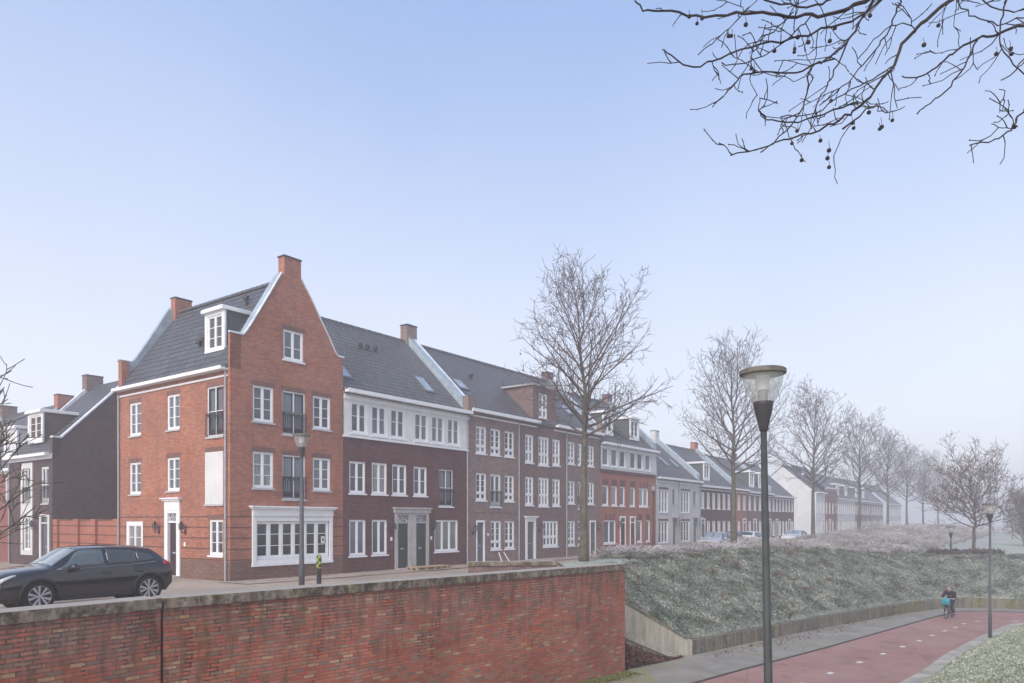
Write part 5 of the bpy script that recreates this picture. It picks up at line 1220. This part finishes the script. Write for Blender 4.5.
def build_car(loc, rz, paint, label, group, detail=True, plate=True):
    root = empty('parked_car', loc, rz, label, 'car', group); RG = [ring(s) for s in ST]; n = len(RG); fine = []; K = 4
    for i in range(n-1):
        a, b, c, d_ = RG[max(0, i-1)], RG[i], RG[i+1], RG[min(n-1, i+2)]
        for k in range(K): fine.append([cat(a[j], b[j], c[j], d_[j], k/K) for j in range(10)])
    fine.append(RG[-1]); m = len(fine); bm = bmesh.new(); vs_ = []
    for r in fine:
        full = r+[Vector((p.x, -p.y, p.z)) for p in reversed(r[1:-1])]; vs_.append([bm.verts.new(p) for p in full])
    N = len(vs_[0])
    for i in range(m-1):
        for j in range(N): bm.faces.new((vs_[i][j], vs_[i][(j+1) % N], vs_[i+1][(j+1) % N], vs_[i+1][j]))
    bm.faces.new(list(reversed(vs_[0]))); bm.faces.new(vs_[-1]); bmesh.ops.recalc_face_normals(bm, faces=bm.faces[:])
    me = bpy.data.meshes.new('body'); bm.to_mesh(me); bm.free(); me.materials.append(paint); me.materials.append(M['plastic'])
    body = bpy.data.objects.new('body', me); link(body, root)
    # wheel wells cut out
    cut = bpy.data.meshes.new('cut'); bm = bmesh.new()
    for x in (1.38, -1.384):
        bmesh.ops.create_cone(bm, cap_ends=True, segments=32, radius1=.42, radius2=.42, depth=3, matrix=Matrix.Translation((x, 0, .37)) @ Matrix.Rotation(math.pi/2, 4, 'X'))
    bm.to_mesh(cut); bm.free(); co_ = bpy.data.objects.new('cut', cut); link(co_, root)
    md = body.modifiers.new('w', 'BOOLEAN'); md.operation = 'DIFFERENCE'; md.object = co_; md.solver = 'EXACT'
    bpy.context.view_layer.update(); dg = bpy.context.evaluated_depsgraph_get(); nm = bpy.data.meshes.new_from_object(body.evaluated_get(dg)); body.modifiers.clear(); body.data = nm
    bpy.data.objects.remove(co_); nm.polygons.foreach_set('use_smooth', [True]*len(nm.polygons))
    while len(nm.materials) < 2: nm.materials.append(M['plastic'])
    for p in nm.polygons:
        c = p.center
        if c.z < .37 or (min(abs(c.x-1.38), abs(c.x+1.384)) < .44 and math.hypot(min(abs(c.x-1.38), abs(c.x+1.384)), c.z-.37) < .425): p.material_index = 1
    try: nm.set_sharp_from_angle(angle=rad(35))
    except Exception: pass
    # inner wheel wells
    for x in (1.38, -1.384):
        q = MB()
        for s in (-1, 1): q.lathe([(.44, s*.45), (.44, s*.5)], 24, (x, .37), 'y')
        q.box((x-.43, -.46, .2), (x+.43, .46, .8)); q.build('wheel_well', M['plastic'], root)
    def SP(u, v, off, sgn=1):    # body surface point, u along stations, v along ring
        i = min(m-2, max(0, int(u))); t = u-i; j = min(8, int(v)); s = v-j
        p = fine[i][j].lerp(fine[i][j+1], s).lerp(fine[i+1][j].lerp(fine[i+1][j+1], s), t)
        a = fine[i+1][j]-fine[i][j]; b = fine[i][j+1]-fine[i][j]; nrm = b.cross(a).normalized() if a.length and b.length else Vector((0, 1, 0))
        cen_ = Vector((p.x, 0, .7)); 
        if nrm.dot(p-cen_) < 0: nrm = -nrm
        p = p+nrm*off; return Vector((p.x, p.y*sgn, p.z))
    def uof(x):
        for i in range(m-1):
            if fine[i][5].x >= x >= fine[i+1][5].x: return i+(fine[i][5].x-x)/max(1e-6, fine[i][5].x-fine[i+1][5].x)
        return 0
    def patch(name, poly_u, v0f, v1f, mat, sgn=1, off=.006, par=root, nu=10, nv=3):
        q = MB(); u0, u1 = poly_u
        for i in range(nu+1):
            u = u0+(u1-u0)*i/nu; a, b = v0f(i/nu), v1f(i/nu)
            for j in range(nv+1): q.v.append(SP(u, a+(b-a)*j/nv, off, sgn))
        for i in range(nu):
            for j in range(nv): q.f.append((i*(nv+1)+j, (i+1)*(nv+1)+j, (i+1)*(nv+1)+j+1, i*(nv+1)+j+1))
        o = q.build(name, mat, par, smooth=True); md = o.modifiers.new('s', 'SOLIDIFY'); md.thickness = .004; md.offset = 0; return o
    cst = lambda v: (lambda f: v)
    for sg in (1, -1):
        patch('side_window', (uof(.92), uof(-.20)), cst(6.05), lambda f: 6.12+.83*min(1, f*1.9), M['frontglass'], sg)
        patch('side_window', (uof(-.29), uof(-1.05)), cst(6.05), cst(6.93), M['carglass'], sg)
        patch('side_window', (uof(-1.10), uof(-1.56)), lambda f: 6.05+.2*f, lambda f: 6.93-.55*f, M['carglass'], sg)
        patch('window_trim', (uof(.98), uof(-1.6)), cst(5.6), cst(6.0), M['alloy'], sg, off=.008, nu=20, nv=1)
        patch('roof_rail', (uof(.1), uof(-1.5)), cst(7.08), cst(7.16), M['alloy'], sg, off=.03, nu=16, nv=1)
        patch('taillight', (uof(-1.8), uof(-2.02)), cst(4.5), cst(5.6), M['taillamp'], sg, off=.01, nu=5)
        patch('headlight', (uof(2.2), uof(1.9)), lambda f: 4.3+.5*f, lambda f: 5.4, M['headlamp'], sg, off=.012, nu=6)
        for x in (-.22, -1.1): MB().box((x-.1, sg*.93-.02, .86), (x+.1, sg*.93+.022, .89)).build('door_handle', M['plastic'], root)
        mr = MB(); mr.lathe([(.01, -.13), (.06, -.12), (.085, -.04), (.085, .05), (.05, .1), (.01, .11)], 10)
        mm = mr.build('wing_mirror', paint, root, smooth=True, loc=(.62, sg*1.0, 1.06)); mm.rotation_euler = (rad(90), 0, rad(8*sg)); mm.scale = (1.25, 1.3, 1.1)
        # door gaps and sill trim
        q = MB()
        for x in (.72, -.36, -1.25):
            pts = [SP(uof(x), v, .002, sg) for v in (2.3, 3, 4, 5, 5.6)]; q.tube(pts, .006, 4)
        q.build('door_gap', M['plastic'], root)
        q = MB(); q.prism([(.9, .25), (.9, .31), (-.9, .35), (-.9, .27)], lambda a, b: (a, sg*.90, b), lambda a, b: (a, sg*.955, b)); q.build('sill_trim', M['plastic'], root)
        for x in (1.38, -1.384):
            w_ = empty('wheel', (x, sg*.80, .37)); w_.parent = root
            MB().lathe([(.27, -.1), (.345, -.11), (.368, -.07), (.37, 0), (.368, .07), (.345, .11), (.27, .1)], 40, (0, 0), 'y', caps=False).build('tyre', M['tyre'], w_, smooth=True)
            r = MB(); r.lathe([(.275, sg*.09), (.26, sg*.1), (.255, sg*.05)], 40, (0, 0), 'y', caps=False); r.lathe([(.05, sg*.075), (.045, sg*.095)], 16, (0, 0), 'y')
            for k in range(5):
                for dv in (-.17, .17):
                    a = k*2*math.pi/5+dv*.55; b = k*2*math.pi/5+dv*1.6; c1 = Vector((math.cos(a)*.04, sg*.085, math.sin(a)*.04)); c2 = Vector((math.cos(b)*.262, sg*.09, math.sin(b)*.262)); s_ = Vector((-math.sin(b), 0, math.cos(b)))
                    r.quad(c1-s_*.014, c1+s_*.014, c2+s_*.036, c2-s_*.036)
            r.build('rim', M['alloy'], w_)
            MB().lathe([(.001, sg*.03), (.265, sg*.03)], 32, (0, 0), 'y', caps=False).build('brake_disc', M['plastic'], w_)
            # arch cladding
            q = MB(); P_ = []
            for k in range(15):
                t = rad(-8+196*k/14); P_.append(Vector((x+.445*math.cos(t), sg*(.925), .37+.445*math.sin(t))))
            q.tube(P_, .032, 6); q.build('wheel_arch_trim', M['plastic'], root, smooth=True)
    patch('windscreen', (uof(1.06), uof(.42)), lambda f: 7.15, cst(9.0), M['screen'], 1, off=.006); patch('windscreen', (uof(1.06), uof(.42)), cst(7.15), cst(9.0), M['screen'], -1, off=.006)
    patch('rear_window', (uof(-1.5), uof(-1.85)), cst(7.2), cst(9.0), M['carglass'], 1); patch('rear_window', (uof(-1.5), uof(-1.85)), cst(7.2), cst(9.0), M['carglass'], -1)
    g_ = MB(); g_.box((2.26, -.42, .42), (2.315, .42, .70)); g_.build('grille', M['plastic'], root); 
    MB().box((2.315, -.26, .44), (2.325, .26, .55)).build('number_plate', plain('yellow_plate', (.6,.45,.05), .5), root)
    MB().box((-2.10, -.26, .74), (-2.085, .26, .85)).build('number_plate', bpy.data.materials['yellow_plate'], root)
    return root
# the black car: front wheel at the left, heading away from the terrace direction
F_ = Vector((-11.92, 18.5)); R_ = Vector((-10.27, 20.7)); mid = (F_+R_)/2; hd = (F_-R_).normalized(); lf = Vector((-hd.y, hd.x))
c = mid-lf*.82; rz = math.atan2(hd.y, hd.x)
build_car((c.x, c.y, hz_at(c.x, c.y)+.035), rz, M['paint_black'], 'black SUV parked at the left behind the brick wall', None)
GC = 'cars parked far down the street'
def cpos(x, p):       # pixel column and distance in front of the facades
    r = (x-512)/734; Y = (17.5+9.18-p)/(.591-.807*r); return (r*Y, Y)
for x, p, a, pt, lb in ((716, 4.6, ANG+math.pi, 'paint_silver', 'silver hatchback parked before the dark brown house, leftmost of the far cars'), (738, 4.4, ANG, 'paint_dark', 'dark grey car parked behind the second tree trunk'), (752, 5.4, ANG, 'paint_white', 'white car parked just right of the second tree trunk'), (795, 5.6, ANG+math.pi, 'paint_white', 'white car farther right, near the side street in the fog')):
    X, Y = cpos(x, p); build_car((X, Y, hz_at(X, Y)+.02), a, M[pt], lb, GC, False)
X, Y = -21.9, 31.5; build_car((X-1.9, Y, hz_at(X, Y)+.02), 2.2, M['paint_red'], 'red car of which only a corner shows at the left edge', None, False)

# ------------------------------------------------------------------ small things
bl = empty('bollard', px(319, 521, 27.4)[:2]+(0,), 0, 'black bollard with a yellow green reflective top beside the lamp post', 'bollard')
MB().lathe([(.09, -.1), (.09, .72), (.085, .74)], 20).build('post', M['black_metal'], bl)
m = NT('yellow_green_check'); ck = m.n('ShaderNodeTexChecker'); ck.inputs['Scale'].default_value = 9; m.l(m.obj(), ck.inputs[0]); m.set(ck, 1, (.30,.38,.05)); m.set(ck, 2, (.035,.04,.03)); m.base(ck.outputs[0], .5)
MB().lathe([(.085, .74), (.095, .76), (.095, 1.12), (.08, 1.2), (.03, 1.25)], 20).build('reflective_top', m.m, bl)
pa = empty('wooden_pallet', W(10.5, -1.15, .06), ANG, 'long raw wood pallet in front of the two green doors', 'pallet')
m = MB()
for i in range(9): m.box((-1.25+i*.29, -.4, .12), (-1.03+i*.29, .4, .15))
m.build('deck_board', M['wood'], pa)
m = MB()
for y in (-.38, -.04, .3):
    for x in (-1.25, -.6, 0, .55, 1.15): m.box((x, y, .0), (x+.14, y+.09, .118))
m.build('bearer', M['wood'], pa)
lb_ = empty('leaning_boards', W(17.7, -.25, .06), ANG, 'white boards leaning crossed against the grey brown house', 'boards')
MB().prism([(-.28, 0), (-.21, 0), (-.30, .6), (-.36, .6)], lambda a, b: (a, -.35+.3*b, b), lambda a, b: (a, -.31+.3*b, b)).build('board', M['white'], lb_)
MB().prism([(.32, 0), (.41, 0), (.06, .6), (-.02, .6)], lambda a, b: (a, -.45+.3*b, b), lambda a, b: (a, -.41+.3*b, b)).build('board', M['white'], lb_)
for i, (t, p) in enumerate(((-6.5, 1.5), (-7.6, 2.4))):
    bp_ = empty('brick_pallet', W(1.2+i*1.3, 15.2+i*1.5, 0)[:2]+(0,), ANG) if False else None
# traffic kerb line of the street trees' verge
strip_grid('kerb_line', 9, 200, 220, 7.2, 7.35, 2, .09, M['kerb'])

# ------------------------------------------------------------------ cyclist
PX_, PY_ = 22.95, 38.5; hdg = math.atan2(-.69, -.72)
bk_ = empty('bicycle', (PX_, PY_, PATH_Z+.008), hdg, 'dark city bicycle ridden along the red cycle path with a front carrier', 'bicycle')
def wheel_at(x):
    w_ = empty('wheel', (x, 0, .345)); w_.parent = bk_
    t = MB(); P_ = [(.33*math.cos(a), 0, .33*math.sin(a)) for a in np.linspace(0, 2*math.pi, 33)]; t.tube(P_, .018, 6, caps=False).build('tyre', M['tyre'], w_)
    s = MB()
    for k in range(14): a = k*2*math.pi/14; s.tube([(.02*math.cos(a), .02*(-1)**k, .02*math.sin(a)), (.315*math.cos(a), 0, .315*math.sin(a))], .002, 3)
    s.tube([(0, -.05, 0), (0, .05, 0)], .02, 8); s.build('spokes', M['alloy'], w_)
wheel_at(.55); wheel_at(-.53)
f = MB(); BB = (.0, 0, .29); HT = (.38, 0, .86); SE = (-.17, 0, .78)
f.tube([BB, HT], .017, 8).tube([BB, SE, (-.2, 0, .93)], .016, 8).tube([(-.15, 0, .7), (.37, 0, .82)], .014, 8)
for y in (-.06, .06): f.tube([(-.53, y, .345), BB], .009, 6).tube([(-.53, y, .345), SE], .008, 6).tube([(.55, y, .345), (.42, y*.8, .74), HT], .011, 6)
f.tube([HT, (.36, 0, 1.02)], .014, 8); f.build('frame', M['black_metal'], bk_)
MB().tube([(.12, -.28, 1.04), (.27, -.25, 1.05), (.36, -.1, 1.05), (.36, .1, 1.05), (.27, .25, 1.05), (.12, .28, 1.04)], .013, 8).build('handlebar', M['alloy'], bk_)
MB().box((-.33, -.08, .93), (-.1, .08, .98)).build('saddle', M['plastic'], bk_, bevel=.02)
f = MB(); f.tube([(-.0, -.1, .29), (0, .1, .29)], .02, 8).tube([(0, -.1, .29), (.12, -.11, .41)], .01, 6).tube([(0, .1, .29), (-.12, .11, .17)], .01, 6); f.box((.07, -.22, .40), (.17, -.12, .42)); f.box((-.17, .12, .16), (-.07, .22, .18)); f.build('crankset', M['black_metal'], bk_)
f = MB()
for y in (-.2, .2): f.tube([(.4, y, .74), (.78, y, .74)], .01, 5)
for x in (.4, .59, .78): f.tube([(x, -.2, .74), (x, .2, .74)], .01, 5)
f.tube([(.55, -.06, .345), (.6, -.15, .74)], .008, 5).tube([(.55, .06, .345), (.6, .15, .74)], .008, 5); f.build('front_carrier', M['black_metal'], bk_)
MB().box((-.85, -.13, .70), (-.3, .13, .72)).build('rear_carrier', M['black_metal'], bk_); MB().tube([(-.85, 0, .68), (-.87, 0, .68)], .03, 8).build('rear_light', M['taillamp'], bk_)
bag = MB(); bag.prism([(.44, .752), (.76, .752), (.79, .98), (.70, 1.08), (.50, 1.07), (.42, .98)], lambda a, b: (a, -.17, b), lambda a, b: (a, .17, b))
bo = bag.build('carrier_bag', plain('bright_cyan_bag', (.02,.27,.33), .5, var=.3, scale=5), None, bevel=.03); bo.location = (PX_, PY_, PATH_Z+.008); bo.rotation_euler = (0, 0, hdg)
tag(bo, 'bright turquoise bag on the front carrier of the bicycle', 'bag')
def skin_mesh(name, nodes, edges, mat, parent, sub=1, root=0):
    me = bpy.data.meshes.new(name); me.from_pydata([n[0] for n in nodes], edges, []); o = bpy.data.objects.new(name, me); link(o, parent)
    o.modifiers.new('skin', 'SKIN').use_smooth_shade = True; sk = me.skin_vertices[0].data if me.skin_vertices else None
    if sk is None:
        bm = bmesh.new(); bm.from_mesh(me); bm.verts.layers.skin.verify(); bm.to_mesh(me); bm.free(); sk = me.skin_vertices[0].data
    for i, n in enumerate(nodes): sk[i].radius = (n[1], n[2] if len(n) > 2 else n[1]); sk[i].use_root = (i == root)
    md = o.modifiers.new('sub', 'SUBSURF'); md.levels = md.render_levels = sub; me.materials.append(mat); return o
M['skin'] = NT('skin').base((.50,.30,.23), .6, .3); M['coat'] = plain('dark_plum_coat', (.028,.012,.018), .85, .1, var=.3, scale=9); M['trousers'] = plain('black_trousers', (.014,.014,.018), .85, .1); M['hair'] = plain('grey_brown_hair', (.16,.12,.10), .8, .2, scale=30); M['shoe'] = plain('dark_shoes', (.012,.012,.012), .6)
pe = empty('person', (PX_, PY_, PATH_Z+.008), hdg, 'cyclist in a dark plum coat and black trousers leaning over the handlebar', 'person')
nodes = [((-.22,0,1.02),.135,.10), ((-.16,0,1.14),.12,.095), ((-.06,0,1.28),.135,.10), ((.02,0,1.38),.12,.085), ((.07,0,1.44),.05,.05), ((.11,0,1.50),.055,.06), ((.13,0,1.56),.078,.09), ((.14,0,1.63),.075,.085), ((.14,0,1.68),.045,.05)]
edges = [(i, i+1) for i in range(8)]
for s in (-1, 1):
    k = len(nodes); nodes += [((.02,s*.17,1.37),.058,.055), ((.08,s*.25,1.20),.045,.045), ((.17,s*.275,1.10),.036,.036), ((.24,s*.27,1.075),.028,.024), ((.29,s*.268,1.07),.036,.02)]
    edges += [(3, k), (k, k+1), (k+1, k+2), (k+2, k+3), (k+3, k+4)]
    for q in range(4):
        a = len(nodes); yy = s*(.235+.022*q); L = (.030, .034, .032, .026)[q]
        nodes += [((.315,yy,1.078),.009), ((.315+L,yy,1.062),.0085), ((.315+L*.8,yy,1.035),.008)]; edges += [(k+4, a), (a, a+1), (a+1, a+2)]
    a = len(nodes); nodes += [((.285,s*.225,1.055),.010), ((.30,s*.215,1.035),.009)]; edges += [(k+4, a), (a, a+1)]
    k = len(nodes); kn = (.22, s*.12, .86) if s < 0 else (.16, s*.12, .66); an = (.03, s*.15, .50) if s < 0 else (-.10, s*.15, .27)
    nodes += [((-.17,s*.10,.98),.095,.09), (kn,.058), (tuple(np.array(kn)*.5+np.array(an)*.5),.052), (an,.036), ((an[0]+.05,an[1],an[2]-.06),.036,.03), ((an[0]+.17,an[1],an[2]-.075),.03,.022)]
    edges += [(0, k), (k, k+1), (k+1, k+2), (k+2, k+3), (k+3, k+4), (k+4, k+5)]
body = skin_mesh('body', nodes, edges, M['skin'], pe)
cn = [((-.24,0,.98),.165,.13), ((-.16,0,1.14),.15,.125), ((-.06,0,1.28),.16,.13), ((.01,0,1.37),.155,.125), ((.06,0,1.44),.09,.085)]; ce = [(0,1),(1,2),(2,3),(3,4)]
for s in (-1, 1):
    k = len(cn); cn += [((.02,s*.17,1.365),.10,.10), ((.08,s*.25,1.20),.078,.076), ((.17,s*.28,1.10),.052,.05), ((.235,s*.272,1.078),.042,.04)]; ce += [(3, k), (k, k+1), (k+1, k+2), (k+2, k+3)]
skin_mesh('coat', cn, ce, M['coat'], pe)
tn = [((-.2,0,.99),.15,.12)]; te = []
for s in (-1, 1):
    k = len(tn); kn = (.22, s*.12, .86) if s < 0 else (.16, s*.12, .66); an = (.03, s*.15, .50) if s < 0 else (-.10, s*.15, .27)
    tn += [((-.15,s*.10,.97),.112,.10), (kn,.076), (tuple(np.array(kn)*.5+np.array(an)*.5),.068), ((an[0],an[1],an[2]+.0),.056)]; te += [(0, k), (k, k+1), (k+1, k+2), (k+2, k+3)]
skin_mesh('trousers', tn, te, M['trousers'], pe)
for s in (-1, 1):
    an = (.03, s*.15, .50) if s < 0 else (-.10, s*.15, .27); skin_mesh('shoe', [((an[0]-.02,an[1],an[2]-.05),.062,.058), ((an[0]+.07,an[1],an[2]-.065),.056,.048), ((an[0]+.20,an[1],an[2]-.08),.044,.036)], [(0,1),(1,2)], M['shoe'], pe)
skin_mesh('hair', [((.10,0,1.60),.085,.085), ((.115,0,1.66),.088,.085), ((.13,0,1.70),.06,.06)], [(0,1),(1,2)], M['hair'], pe)
fc = MB(); fc.lathe([(.001, 1.575), (.012, 1.58), (.014, 1.595), (.006, 1.62)], 6, (.225, 0)); fc.build('nose', M['skin'], pe)
fc = MB()
for s in (-1, 1): fc.lathe([(.001, 1.622), (.011, 1.63), (.001, 1.638)], 6, (.205, s*.03))
fc.box((.205, -.022, 1.548), (.214, .022, 1.556)); fc.build('face_features', M['hair'], pe)
# slightly smaller rider than standard
pe.scale = (1, 1.08, .98)
print('objects', len(bpy.data.objects))
